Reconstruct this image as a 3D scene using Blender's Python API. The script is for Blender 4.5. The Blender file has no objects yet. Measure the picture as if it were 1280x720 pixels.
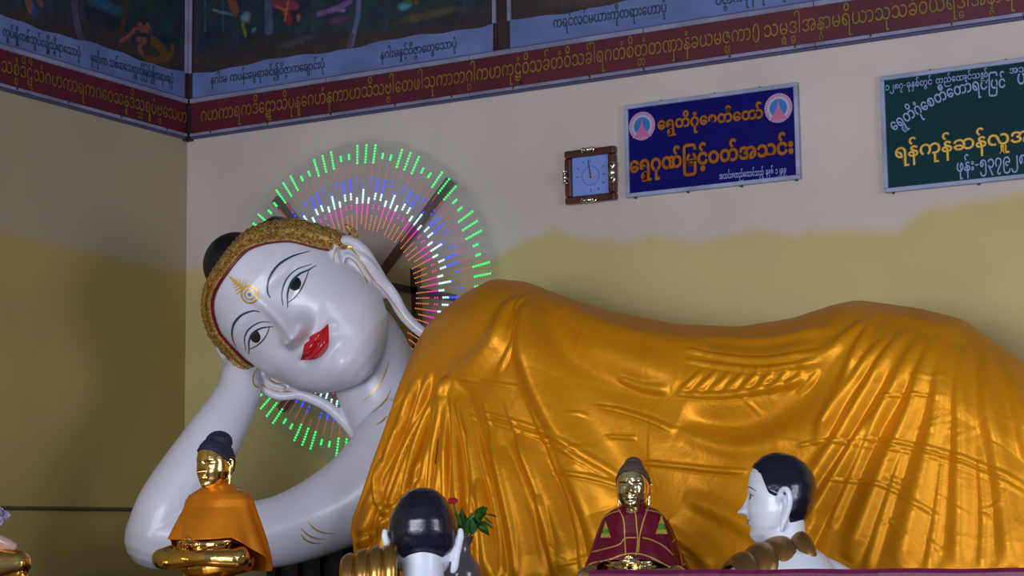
import bpy, bmesh, math, random, re
import numpy as np
from mathutils import Vector, Matrix
from mathutils.bvhtree import BVHTree
random.seed(7); np.random.seed(7)
SC = bpy.context.scene
COL = SC.collection
# ------------------------------------------------------------------ camera
F = 2444.0
YAW, PITCH, ROLL = .52129, .13087, -.01231
CW = np.array([-math.sin(YAW)*math.cos(PITCH), math.cos(YAW)*math.cos(PITCH), math.sin(PITCH)])
_r0 = np.array([math.cos(YAW), math.sin(YAW), 0]); _u0 = np.cross(_r0, CW)
CR = _r0*math.cos(ROLL)+_u0*math.sin(ROLL); CU = -_r0*math.sin(ROLL)+_u0*math.cos(ROLL)
CP = np.array([7.617, -9.268, 1.6])
cd = bpy.data.cameras.new('camera'); cam = bpy.data.objects.new('camera', cd); COL.objects.link(cam)
cd.sensor_width = 36; cd.lens = F/1280*36; cd.clip_end = 100
m = Matrix.Identity(4)
for i in range(3):
    m[i][0] = CR[i]; m[i][1] = CU[i]; m[i][2] = -CW[i]; m[i][3] = CP[i]
cam.matrix_world = m; SC.camera = cam
# ------------------------------------------------------------------ view, world, lights
SC.view_settings.view_transform = 'Standard'; SC.view_settings.look = 'None'
SC.view_settings.gamma = 1; SC.view_settings.use_curve_mapping = False
SC.view_settings.exposure = 0.0
w = bpy.data.worlds.new('world'); SC.world = w; w.use_nodes = True
w.node_tree.nodes['Background'].inputs[0].default_value = (.62, .72, 1, 1)
w.node_tree.nodes['Background'].inputs[1].default_value = .26
def area(name, loc, rot, sx, sy, e, col):
    l = bpy.data.lights.new(name, 'AREA'); l.shape = 'RECTANGLE'; l.size = sx; l.size_y = sy
    l.energy = e; l.color = col
    o = bpy.data.objects.new(name, l); COL.objects.link(o); o.location = loc; o.rotation_euler = rot
    return o
R = math.radians
# open front of the hall behind the camera, and the doorway in the right-hand side
area('daylight_front', (5.5, -12.5, 2.0), (R(90), 0, 0), 6.0, 2.6, 740, (.86, .90, 1))
area('daylight_doorway', (11.2, -5.0, 2.3), (R(90), 0, R(68)), 2.6, 2.8, 210, (.80, .87, 1))

# ------------------------------------------------------------------ helpers
def Rr(px, py): return (px-640)/F*CR-(py-360)/F*CU+CW
def PY(px, py, y):  d = Rr(px, py); return CP+d*((y-CP[1])/d[1])     # point of the plane Y = y
def PX(px, py, x):  d = Rr(px, py); return CP+d*((x-CP[0])/d[0])
def PD(px, py, dep): return CP+Rr(px, py)*dep
def link(o, parent=None):
    COL.objects.link(o)
    if parent is not None: o.parent = parent
    return o
def mesh(name, verts, faces, mat, parent=None, smooth=True, mats=None, mi=None):
    me = bpy.data.meshes.new(name)
    me.from_pydata([tuple(map(float, v)) for v in verts], [], [tuple(map(int, f)) for f in faces])
    for k in (mats or [mat]): me.materials.append(k)
    if mi is not None: me.polygons.foreach_set('material_index', np.array(mi, dtype=np.int32))
    me.polygons.foreach_set('use_smooth', [smooth]*len(me.polygons))
    me.update()
    return link(bpy.data.objects.new(name, me), parent)
def tag(o, label=None, cat=None, group=None, kind=None):
    if label: o['label'] = label
    if cat: o['category'] = cat
    if group: o['group'] = group
    if kind: o['kind'] = kind
    return o
def thing(name, loc, label, cat, group=None):
    o = bpy.data.objects.new(name, None); o.empty_display_size = .1; COL.objects.link(o)
    o.location = tuple(loc); bpy.context.view_layer.update()
    return tag(o, label, cat, group)
def adopt(o, parent):            # parent keeping the world coordinates of the mesh
    o.parent = parent; o.matrix_parent_inverse = parent.matrix_world.inverted()
    return o
class MB:
    def __init__(s): s.v = []; s.f = []; s.m = []
    def add(s, V, Fc, mi=0):
        n = len(s.v); s.v += [tuple(map(float, p)) for p in V]; s.f += [tuple(i+n for i in f) for f in Fc]; s.m += [mi]*len(Fc)
    def box(s, lo, hi, mi=0, bev=0):
        x0, y0, z0 = lo; x1, y1, z1 = hi
        V = [(x, y, z) for x in (x0, x1) for y in (y0, y1) for z in (z0, z1)]
        s.add(V, [(0, 1, 3, 2), (4, 6, 7, 5), (0, 4, 5, 1), (2, 3, 7, 6), (0, 2, 6, 4), (1, 5, 7, 3)], mi)
    def build(s, name, mat, parent=None, smooth=False, mats=None, bevel=0, keep=True):
        o = mesh(name, s.v, s.f, mat, None, smooth, mats, s.m)
        if bevel:
            b = o.modifiers.new('bevel', 'BEVEL'); b.width = bevel; b.segments = 2; b.limit_method = 'ANGLE'
        if parent is not None: adopt(o, parent)
        return o
def catmull(P, n):
    P = np.array(P, float)
    if len(P) == 2: return P[0]+(P[1]-P[0])*np.linspace(0, 1, n)[:, None]
    d = np.r_[0, np.cumsum(np.linalg.norm(np.diff(P[:, :3], axis=0), axis=1))]; t = np.linspace(0, d[-1], n)
    m = np.zeros_like(P); m[1:-1] = (P[2:]-P[:-2])/(d[2:]-d[:-2])[:, None]; m[0] = (P[1]-P[0])/(d[1]-d[0]); m[-1] = (P[-1]-P[-2])/(d[-1]-d[-2])
    k = np.clip(np.searchsorted(d, t)-1, 0, len(d)-2); h = (d[k+1]-d[k])[:, None]; s = ((t-d[k])[:, None])/h
    return (2*s**3-3*s**2+1)*P[k]+(s**3-2*s**2+s)*h*m[k]+(-2*s**3+3*s**2)*P[k+1]+(s**3-s**2)*h*m[k+1]
def sweep(P, rad, flat=1.0, up=(0, 0, 1), n=24, seg=16, cap=True):
    """closed tube along P; rad per point; flat scales the radius along the 'up' side"""
    A = catmull(np.c_[np.array(P, float), np.array(rad, float)], n); C = A[:, :3]; Rd = np.maximum(A[:, 3], 1e-4)
    if cap:   # rounded ends
        t0 = C[0]-C[1]; t0 /= np.linalg.norm(t0); t1 = C[-1]-C[-2]; t1 /= np.linalg.norm(t1); a = np.array([1.0, .9, .7, .38])
        h = np.sqrt(1-a**2)[1:]
        C = np.r_[[C[0]+t0*Rd[0]*q for q in h[::-1]], C, [C[-1]+t1*Rd[-1]*q for q in h]]
        Rd = np.r_[Rd[0]*a[1:][::-1], Rd, Rd[-1]*a[1:]]
    T = np.gradient(C, axis=0); T /= np.linalg.norm(T, axis=1)[:, None]
    up = np.array(up, float); V = []; th = np.linspace(0, 2*np.pi, seg, endpoint=False)
    for c, r, t in zip(C, Rd, T):
        s = np.cross(t, up); s /= max(np.linalg.norm(s), 1e-6); b = np.cross(s, t)
        V.append(c+r*(np.cos(th)[:, None]*s+flat*np.sin(th)[:, None]*b))
    N = len(V); V = np.concatenate(V).tolist(); Fc = []
    for i in range(N-1):
        for j in range(seg):
            k = (j+1) % seg; Fc.append((i*seg+j, i*seg+k, (i+1)*seg+k, (i+1)*seg+j))
    Fc.append(tuple(range(seg))[::-1]); Fc.append(tuple((N-1)*seg+j for j in range(seg)))
    return V, Fc
def ellipsoid(c, r, axes=None, n=20, m_=28):
    V = []; Fc = []; A = np.eye(3) if axes is None else np.array(axes)
    for i in range(n+1):
        p = math.pi*i/n
        for j in range(m_):
            t = 2*math.pi*j/m_; q = np.array([r[0]*math.sin(p)*math.cos(t), r[1]*math.sin(p)*math.sin(t), r[2]*math.cos(p)])
            V.append(np.array(c)+q@A)
    for i in range(n):
        for j in range(m_):
            k = (j+1) % m_; Fc.append((i*m_+j, (i+1)*m_+j, (i+1)*m_+k, i*m_+k))
    return V, Fc
def lathe(c, prof, seg=32, fn=None):
    V = []; Fc = []; n = len(prof)
    for (r, z) in prof:
        for j in range(seg):
            t = 2*math.pi*j/seg; q = r*(fn(t, z) if fn else 1); V.append((c[0]+q*math.cos(t), c[1]+q*math.sin(t), c[2]+z))
    for i in range(n-1):
        for j in range(seg):
            k = (j+1) % seg; Fc.append((i*seg+j, i*seg+k, (i+1)*seg+k, (i+1)*seg+j))
    Fc.append(tuple(range(seg))[::-1]); Fc.append(tuple((n-1)*seg+j for j in range(seg)))
    return V, Fc
def remesh(name, mb, voxel, smooth_it, mat, parent):
    o = mesh(name+'_raw', mb.v, mb.f, mat)
    r = o.modifiers.new('r', 'REMESH'); r.mode = 'VOXEL'; r.voxel_size = voxel
    if smooth_it:
        s = o.modifiers.new('s', 'SMOOTH'); s.factor = .5; s.iterations = smooth_it
    dg = bpy.context.evaluated_depsgraph_get(); me = bpy.data.meshes.new_from_object(o.evaluated_get(dg))
    bpy.data.objects.remove(o); me.name = name; me.materials.clear(); me.materials.append(mat)
    me.polygons.foreach_set('use_smooth', [True]*len(me.polygons)); me.update()
    q = bpy.data.objects.new(name, me); COL.objects.link(q)
    return adopt(q, parent)
def bvh(o):
    me = o.data; n = len(me.vertices); V = np.empty(n*3); me.vertices.foreach_get('co', V)
    return BVHTree.FromPolygons(V.reshape(-1, 3).tolist(), [tuple(p.vertices) for p in me.polygons])
# ------------------------------------------------------------------ materials
def mat(name, col, rough=.5, metal=0, bump=0, bscale=20, var=0, vscale=4, spec=.5, coat=0, emit=None, estr=0, aniso=0, sheen=0, trans=0, alpha=1, col2=None, bdet=6):
    mt = bpy.data.materials.new(name); mt.use_nodes = True; nt = mt.node_tree; N = nt.nodes; L = nt.links; b = N['Principled BSDF']
    b.inputs['Base Color'].default_value = (*col, 1); b.inputs['Roughness'].default_value = rough; b.inputs['Metallic'].default_value = metal
    b.inputs['Specular IOR Level'].default_value = spec; b.inputs['Coat Weight'].default_value = coat; b.inputs['Anisotropic'].default_value = aniso
    b.inputs['Coat Roughness'].default_value = .08
    b.inputs['Sheen Weight'].default_value = sheen; b.inputs['Transmission Weight'].default_value = trans; b.inputs['Alpha'].default_value = alpha
    if emit: b.inputs['Emission Color'].default_value = (*emit, 1); b.inputs['Emission Strength'].default_value = estr
    tc = N.new('ShaderNodeTexCoord')
    if var:
        n = N.new('ShaderNodeTexNoise'); n.inputs['Scale'].default_value = vscale; n.inputs['Detail'].default_value = 5; L.new(tc.outputs['Object'], n.inputs['Vector'])
        mx = N.new('ShaderNodeMix'); mx.data_type = 'RGBA'; c2 = col2 or tuple(c*(1-var) for c in col)
        mx.inputs[6].default_value = (*col, 1); mx.inputs[7].default_value = (*c2, 1)
        rp = N.new('ShaderNodeValToRGB'); rp.color_ramp.elements[0].position = .35; rp.color_ramp.elements[1].position = .65
        L.new(n.outputs['Fac'], rp.inputs[0]); L.new(rp.outputs[0], mx.inputs[0]); L.new(mx.outputs[2], b.inputs['Base Color'])
    if bump:
        n = N.new('ShaderNodeTexNoise'); n.inputs['Scale'].default_value = bscale; n.inputs['Detail'].default_value = bdet; L.new(tc.outputs['Object'], n.inputs['Vector'])
        bp = N.new('ShaderNodeBump'); bp.inputs['Strength'].default_value = bump; bp.inputs['Distance'].default_value = .02
        L.new(n.outputs['Fac'], bp.inputs['Height']); L.new(bp.outputs[0], b.inputs['Normal'])
    return mt
M = {}
M['skin'] = mat('white_lacquer', (.66, .65, .74), .36, bump=.05, bscale=3, var=.08, vscale=3, coat=.12)
M['monk_skin'] = mat('white_enamel', (.66, .68, .77), .34, coat=.12)
M['hair'] = mat('black_hair_paint', (.006, .006, .009), .34, bump=.12, bscale=60)
M['monk_hair'] = mat('glossy_black_paint', (.005, .006, .018), .24, bump=.12, bscale=40, coat=.2)
M['liner'] = mat('dark_teal_line', (.012, .045, .075), .4)
M['iris'] = mat('black_iris', (.006, .008, .012), .15, coat=.5)
M['eyewhite'] = mat('eye_white', (.62, .62, .68), .2)
M['lip'] = mat('red_lip_lacquer', (.52, .006, .014), .18, coat=.6)
M['lipdark'] = mat('dark_red_line', (.16, .004, .01), .3)
M['goldline'] = mat('gold_paint_line', (.62, .36, .05), .4, metal=.5)
M['softgrey'] = mat('grey_paint_line', (.20, .19, .22), .5)
M['gold'] = mat('polished_gold', (.80, .52, .16), .13, metal=1, bump=.08, bscale=25)
M['palegold'] = mat('pale_gold', (.80, .64, .36), .14, metal=1, bump=.08, bscale=25)
M['dullgold'] = mat('satin_gold', (.42, .24, .06), .32, metal=.9, bump=.05, bscale=30)
M['bronze'] = mat('old_gold', (.32, .17, .055), .36, metal=.85, bump=.1, bscale=30)
M['silvergold'] = mat('silvery_metal', (.62, .58, .45), .16, metal=1)
M['bluehair'] = mat('blue_black_hair', (.010, .016, .045), .6, bump=.5, bscale=160)
M['greyhair'] = mat('grey_brown_hair', (.10, .075, .06), .5, metal=.3, bump=.6, bscale=200)
M['maroon'] = mat('maroon_velvet', (.115, .001, .016), .34, bump=.15, bscale=25, spec=.35)
M['piping'] = mat('gold_piping', (.50, .30, .05), .45, metal=.4)
M['sequin'] = mat('gold_sequin', (.65, .55, .08), .3, metal=.6, bump=.8, bscale=200)
M['sequing'] = mat('green_sequin', (.12, .42, .03), .3, metal=.4, bump=.8, bscale=200)
M['alu'] = mat('painted_aluminium', (.30, .34, .52), .45, metal=.1, bump=.05, var=.3, vscale=6)
M['moulding'] = mat('pale_moulding', (.23, .23, .36), .5, var=.35, vscale=5)
M['mould_dark'] = mat('blue_grey_moulding', (.055, .055, .15), .5)
M['screw'] = mat('dark_screw', (.02, .025, .025), .5)
M['redband'] = mat('dark_red_band', (.095, .004, .016), .5, var=.35, vscale=1.2)
M['bandtext'] = mat('ochre_lettering', (.22, .15, .006), .5, var=.3, vscale=4)
M['caption'] = mat('caption_paper', (.115, .165, .38), .7, var=.3, vscale=4)  # white strips; the dim blue light up there is put into the colour
M['captext'] = mat('dark_ink', (.006, .02, .03), .6)
M['blue'] = mat('deep_blue_board', (.004, .003, .105), .35, spec=.12, var=.1)
M['green'] = mat('dark_green_board', (.001, .032, .036), .4, spec=.12, var=.25, vscale=3)
M['orangetext'] = mat('orange_lettering', (.34, .115, .006), .6, spec=.1, var=.3, vscale=30)
M['orangedark'] = mat('brown_outline', (.07, .02, .012), .7, spec=.1)
M['whitetext'] = mat('pale_blue_lettering', (.20, .26, .50), .5)
M['goldtext'] = mat('gold_lettering', (.62, .38, .05), .35, metal=.3, bump=.2)
M['goldshadow'] = mat('dark_gold_relief', (.055, .035, .008), .4)
M['discwhite'] = mat('emblem_white', (.34, .32, .46), .5)
M['discpink'] = mat('emblem_pink', (.42, .10, .24), .5)
M['disccyan'] = mat('emblem_blue', (.01, .13, .42), .5)
M['mahogany'] = mat('mahogany', (.070, .014, .010), .3, var=.4, vscale=12, coat=.4)
M['brownwood'] = mat('brown_wood', (.10, .035, .022), .5, var=.4, vscale=12)
M['clockface'] = mat('clock_face', (.15, .24, .60), .3, coat=.5)
M['clockline'] = mat('clock_print', (.02, .03, .12), .4)
M['darkwood'] = mat('dark_wood', (.03, .012, .014), .5, var=.4)
M['purple'] = mat('maroon_gloss_paint', (.13, .008, .05), .45, bump=.12, bscale=25, coat=.05, spec=.3, var=.3, vscale=30)
M['vase'] = mat('grey_glazed_vase', (.13, .11, .13), .25, coat=.5, var=.2)
M['leaf'] = mat('leaf_green', (.030, .14, .012), .4, var=.4, vscale=20)
M['stem'] = mat('plant_stem', (.06, .05, .03), .6)
M['redpetal'] = mat('red_petal', (.40, .02, .02), .5)
M['lilac'] = mat('lilac_petal', (.33, .26, .42), .6, var=.3, vscale=30)
M['pinkskin'] = mat('pale_pink_paint', (.45, .27, .22), .35, coat=.3)
M['pedestal'] = mat('red_brown_pedestal', (.09, .02, .015), .4)
M['acrylic'] = mat('tinted_acrylic', (.30, .29, .34), .35, alpha=.10)
M['floor'] = mat('grey_tiles', (.22, .20, .18), .3, var=.2)
M['ceiling'] = mat('dim_ceiling', (.20, .19, .18), .8)
M['sidewall'] = mat('side_wall_plaster', (.34, .30, .20), .8, var=.1)
M['conduit'] = mat('brown_conduit', (.075, .045, .03), .5)
LED = {'green': ((.03, 1, .16), 1.5), 'red': ((1, .10, .07), .62), 'blue': ((.02, .05, 1), 1.9), 'white': ((.62, 1, .98), 1.25), 'magenta': ((1, .02, .58), 1.05), 'orange': ((1, .30, .06), .80)}
ML = {k: mat('led_'+k, (.05, .05, .05), .4, emit=c, estr=s) for k, (c, s) in LED.items()}
# satin robe
def satin(name, base, dark, sc=1.0, metal=.42, rough=.44):
    mt = mat(name, base, rough, metal=metal, spec=.22, aniso=.3)
    nt = mt.node_tree; N = nt.nodes; L = nt.links; b = N['Principled BSDF']; tc = N.new('ShaderNodeTexCoord')
    n = N.new('ShaderNodeTexNoise'); n.inputs['Scale'].default_value = 1.6*sc; n.inputs['Detail'].default_value = 6; L.new(tc.outputs['Object'], n.inputs['Vector'])
    mx = N.new('ShaderNodeMix'); mx.data_type = 'RGBA'; mx.inputs[6].default_value = (*base, 1); mx.inputs[7].default_value = (*dark, 1)
    L.new(n.outputs['Fac'], mx.inputs[0]); L.new(mx.outputs[2], b.inputs['Base Color'])
    # fine crumple relief
    n1 = N.new('ShaderNodeTexNoise'); n1.inputs['Scale'].default_value = 5*sc; n1.inputs['Detail'].default_value = 8; n1.inputs['Roughness'].default_value = .55; n1.inputs['Distortion'].default_value = .6
    L.new(tc.outputs['Object'], n1.inputs['Vector'])
    v = N.new('ShaderNodeTexVoronoi'); v.feature = 'DISTANCE_TO_EDGE'; v.inputs['Scale'].default_value = 3.2*sc
    ad = N.new('ShaderNodeVectorMath'); ad.operation = 'ADD'; sc1 = N.new('ShaderNodeVectorMath'); sc1.operation = 'SCALE'; sc1.inputs[3].default_value = .25
    L.new(n1.outputs['Color'], sc1.inputs[0]); L.new(tc.outputs['Object'], ad.inputs[0]); L.new(sc1.outputs[0], ad.inputs[1]); L.new(ad.outputs[0], v.inputs['Vector'])
    mr = N.new('ShaderNodeMapRange'); mr.inputs[1].default_value = 0; mr.inputs[2].default_value = .09; mr.inputs[3].default_value = .16; mr.inputs[4].default_value = 0; L.new(v.outputs['Distance'], mr.inputs[0])
    sm = N.new('ShaderNodeMath'); sm.operation = 'ADD'; L.new(n1.outputs['Fac'], sm.inputs[0]); L.new(mr.outputs[0], sm.inputs[1])
    bp = N.new('ShaderNodeBump'); bp.inputs['Strength'].default_value = .28; bp.inputs['Distance'].default_value = .020/sc; L.new(sm.outputs[0], bp.inputs['Height']); L.new(bp.outputs[0], b.inputs['Normal'])
    return mt
M['satin'] = satin('orange_gold_satin', (.74, .305, .005), (.62, .225, .004))
M['satin_small'] = satin('orange_satin', (.74, .25, .012), (.60, .17, .006), 2.0)
# glitter trim
def glitter():
    mt = mat('gold_glitter', (.40, .20, .03), .4, metal=.7); nt = mt.node_tree; N = nt.nodes; L = nt.links; b = N['Principled BSDF']; tc = N.new('ShaderNodeTexCoord')
    v = N.new('ShaderNodeTexVoronoi'); v.inputs['Scale'].default_value = 120; L.new(tc.outputs['Object'], v.inputs['Vector'])
    rp = N.new('ShaderNodeValToRGB'); e = rp.color_ramp.elements; e[0].position = 0; e[0].color = (.22, .11, .02, 1); e[1].position = 1; e[1].color = (.85, .55, .16, 1)
    sp = N.new('ShaderNodeSeparateColor'); L.new(v.outputs['Color'], sp.inputs[0]); L.new(sp.outputs[0], rp.inputs[0]); L.new(rp.outputs[0], b.inputs['Base Color'])
    bp = N.new('ShaderNodeBump'); bp.inputs['Strength'].default_value = .5; bp.inputs['Distance'].default_value = .012; L.new(sp.outputs[1], bp.inputs['Height']); L.new(bp.outputs[0], b.inputs['Normal'])
    return mt
M['glitter'] = glitter()
# two-coat wall paint: greyish upper coat, mustard lower coat with a ragged upper edge
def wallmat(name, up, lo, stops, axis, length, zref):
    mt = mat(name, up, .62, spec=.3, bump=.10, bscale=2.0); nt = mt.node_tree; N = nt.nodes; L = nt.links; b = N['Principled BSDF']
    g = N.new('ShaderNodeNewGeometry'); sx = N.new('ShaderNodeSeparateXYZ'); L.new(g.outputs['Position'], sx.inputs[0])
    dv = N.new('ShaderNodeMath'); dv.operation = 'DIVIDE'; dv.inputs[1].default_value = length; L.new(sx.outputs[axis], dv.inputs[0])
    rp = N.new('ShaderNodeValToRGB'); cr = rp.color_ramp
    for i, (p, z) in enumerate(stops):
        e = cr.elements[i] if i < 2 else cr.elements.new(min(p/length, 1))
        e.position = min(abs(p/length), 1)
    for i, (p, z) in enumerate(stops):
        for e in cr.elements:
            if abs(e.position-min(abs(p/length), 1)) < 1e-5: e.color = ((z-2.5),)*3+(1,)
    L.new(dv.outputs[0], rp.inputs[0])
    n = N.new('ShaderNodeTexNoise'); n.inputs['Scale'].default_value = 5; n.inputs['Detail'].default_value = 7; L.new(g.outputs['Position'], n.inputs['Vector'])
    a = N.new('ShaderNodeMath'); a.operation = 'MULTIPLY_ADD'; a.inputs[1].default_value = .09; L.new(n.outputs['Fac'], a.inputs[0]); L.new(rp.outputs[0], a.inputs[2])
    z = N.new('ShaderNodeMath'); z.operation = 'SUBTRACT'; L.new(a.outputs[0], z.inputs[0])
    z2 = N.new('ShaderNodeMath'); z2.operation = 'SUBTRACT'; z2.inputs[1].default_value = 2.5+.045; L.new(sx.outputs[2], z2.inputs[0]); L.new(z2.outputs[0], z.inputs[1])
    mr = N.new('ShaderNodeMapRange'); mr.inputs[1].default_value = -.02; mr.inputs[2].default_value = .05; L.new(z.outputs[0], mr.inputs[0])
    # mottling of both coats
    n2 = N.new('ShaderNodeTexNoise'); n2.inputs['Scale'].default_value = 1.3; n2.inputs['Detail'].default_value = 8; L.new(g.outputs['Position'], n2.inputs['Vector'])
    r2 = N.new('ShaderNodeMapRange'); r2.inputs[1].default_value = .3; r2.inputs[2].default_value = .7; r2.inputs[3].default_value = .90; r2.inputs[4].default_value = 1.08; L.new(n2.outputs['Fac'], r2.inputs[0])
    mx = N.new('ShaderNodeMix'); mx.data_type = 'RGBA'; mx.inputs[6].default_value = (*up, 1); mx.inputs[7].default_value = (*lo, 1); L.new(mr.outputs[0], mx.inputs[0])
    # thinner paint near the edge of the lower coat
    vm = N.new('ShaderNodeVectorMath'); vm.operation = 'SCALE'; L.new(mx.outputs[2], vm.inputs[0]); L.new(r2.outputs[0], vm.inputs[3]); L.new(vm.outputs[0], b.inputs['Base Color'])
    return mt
edge = [(233, 352), (340, 345), (520, 345), (627, 337), (660, 315), (690, 302), (743, 318), (786, 321), (812, 310), (866, 321), (897, 316), (940, 305), (993, 313), (1014, 305), (1120, 308), (1145, 288), (1168, 276), (1227, 270), (1280, 257)]
stops = [(float(PY(a, b_, 0)[0]), float(PY(a, b_, 0)[2])) for a, b_ in edge]; stops[0] = (0, stops[0][1]); stops.append((9.0, 3.2))
M['wall'] = wallmat('painted_plaster', (.50, .425, .385), (.47, .385, .16), stops, 0, 9.0, 0)
M['wall_l'] = wallmat('painted_plaster_shade_in_colour', (.36, .285, .19), (.37, .28, .09), [(0, 3.2), (4, 3.3)], 1, -9.0, 0)  # darker copy of the wall paint: the side wall's shade is in its colours

# ------------------------------------------------------------------ structure
def struct(name, lo, hi, mt):
    b = MB(); b.box(lo, hi); o = b.build(name, mt); o['kind'] = 'structure'; return o
struct('wall_back', (-.2, 0, 0), (9.2, .2, 6.0), M['wall'])
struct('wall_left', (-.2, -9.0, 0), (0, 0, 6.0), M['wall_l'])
struct('floor', (-.2, -14, -.1), (12.2, .2, 0), M['floor'])
struct('ceiling', (-.2, -9.0, 6.0), (12.2, .2, 6.15), M['ceiling'])
wr = struct('wall_right', (9.2, -2.2, 0), (9.4, .2, 6.0), M['sidewall'])
# ------------------------------------------------------------------ Burmese lettering
_G = {}
def _bb(s, off=0.0, res=4):
    c = bpy.data.curves.new('g', 'FONT'); c.body = s; c.resolution_u = res; c.offset = off
    o = bpy.data.objects.new('g', c); COL.objects.link(o)
    dg = bpy.context.evaluated_depsgraph_get(); me = bpy.data.meshes.new_from_object(o.evaluated_get(dg))
    V = np.empty(len(me.vertices)*3); me.vertices.foreach_get('co', V); V = V.reshape(-1, 3)[:, :2]; Fc = [tuple(p.vertices) for p in me.polygons]
    bpy.data.objects.remove(o); bpy.data.meshes.remove(me); bpy.data.curves.remove(c)
    return V, Fc
def glyph(ch, off):
    k = (ch, off)
    if k not in _G:
        V, Fc = _bb(ch, off)
        kk = ('adv', ch)
        if kk not in _G:
            V2, _ = _bb('က'+ch+'က'); _G[kk] = float(V2[:, 0].max())-2.193
        _G[k] = (V, Fc, _G[kk])
    return _G[k]
WIDE = set('ကဃဆညဏတထဘယလသဟအဩ')
def layout(s, off=0.0):
    s = re.sub('(.)\u103c', '\u103c\\1', s)
    pen = 0.0; V = []; Fc = []; n = 0; last = (0, .6, 0); sub = False
    def put(g, dx, dy, sc):
        nonlocal n
        if not len(g[0]): return
        V.append(g[0]*sc+[dx, dy]); Fc.extend([tuple(i+n for i in f) for f in g[1]]); n += len(g[0])
    for ch in s:
        if ch == ' ': pen += .45; continue
        if ch == '-': V.append(np.array([[pen+.05, .24], [pen+.35, .24], [pen+.35, .32], [pen+.05, .32]])); Fc.append((n, n+1, n+2, n+3)); n += 4; pen += .42; continue
        if ch == '_': sub = True; continue
        g = glyph(ch, off)
        if sub:
            sub = False; w_ = g[0][:, 0].max()-g[0][:, 0].min(); sc = .60; cx = (last[0]+last[1])/2
            put(g, cx-(g[0][:, 0].min()+w_/2)*sc, -.44, sc); continue
        if ch in '\u102f\u1030' and last[2] < -.3: put(g, pen+.20, 0, 1); continue
        if ch in '\u103d' and last[2] < -.3: put(g, pen-.10, -.03, .9); continue
        put(g, pen, 0, 1)
        if len(g[0]) and g[2] > .4 and ch not in '\u102b\u102c': last = (pen+g[0][:, 0].min(), pen+g[0][:, 0].max(), g[0][:, 1].min())
        pen += g[2]
    return np.concatenate(V), Fc
def text_on(name, s, mt, parent, fn, off=0.0, label=None, fit=None, extr=0.0):
    """fn maps text (0..1 along, em height) to world"""
    V, Fc = layout(s, off); x0, x1 = V[:, 0].min(), V[:, 0].max()
    W = [fn((v[0]-x0)/(x1-x0), v[1], (v[0]-x0)) for v in V]
    o = mesh(name, W, Fc, mt, None, False); adopt(o, parent)
    if label: o['label'] = label
    return o
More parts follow.
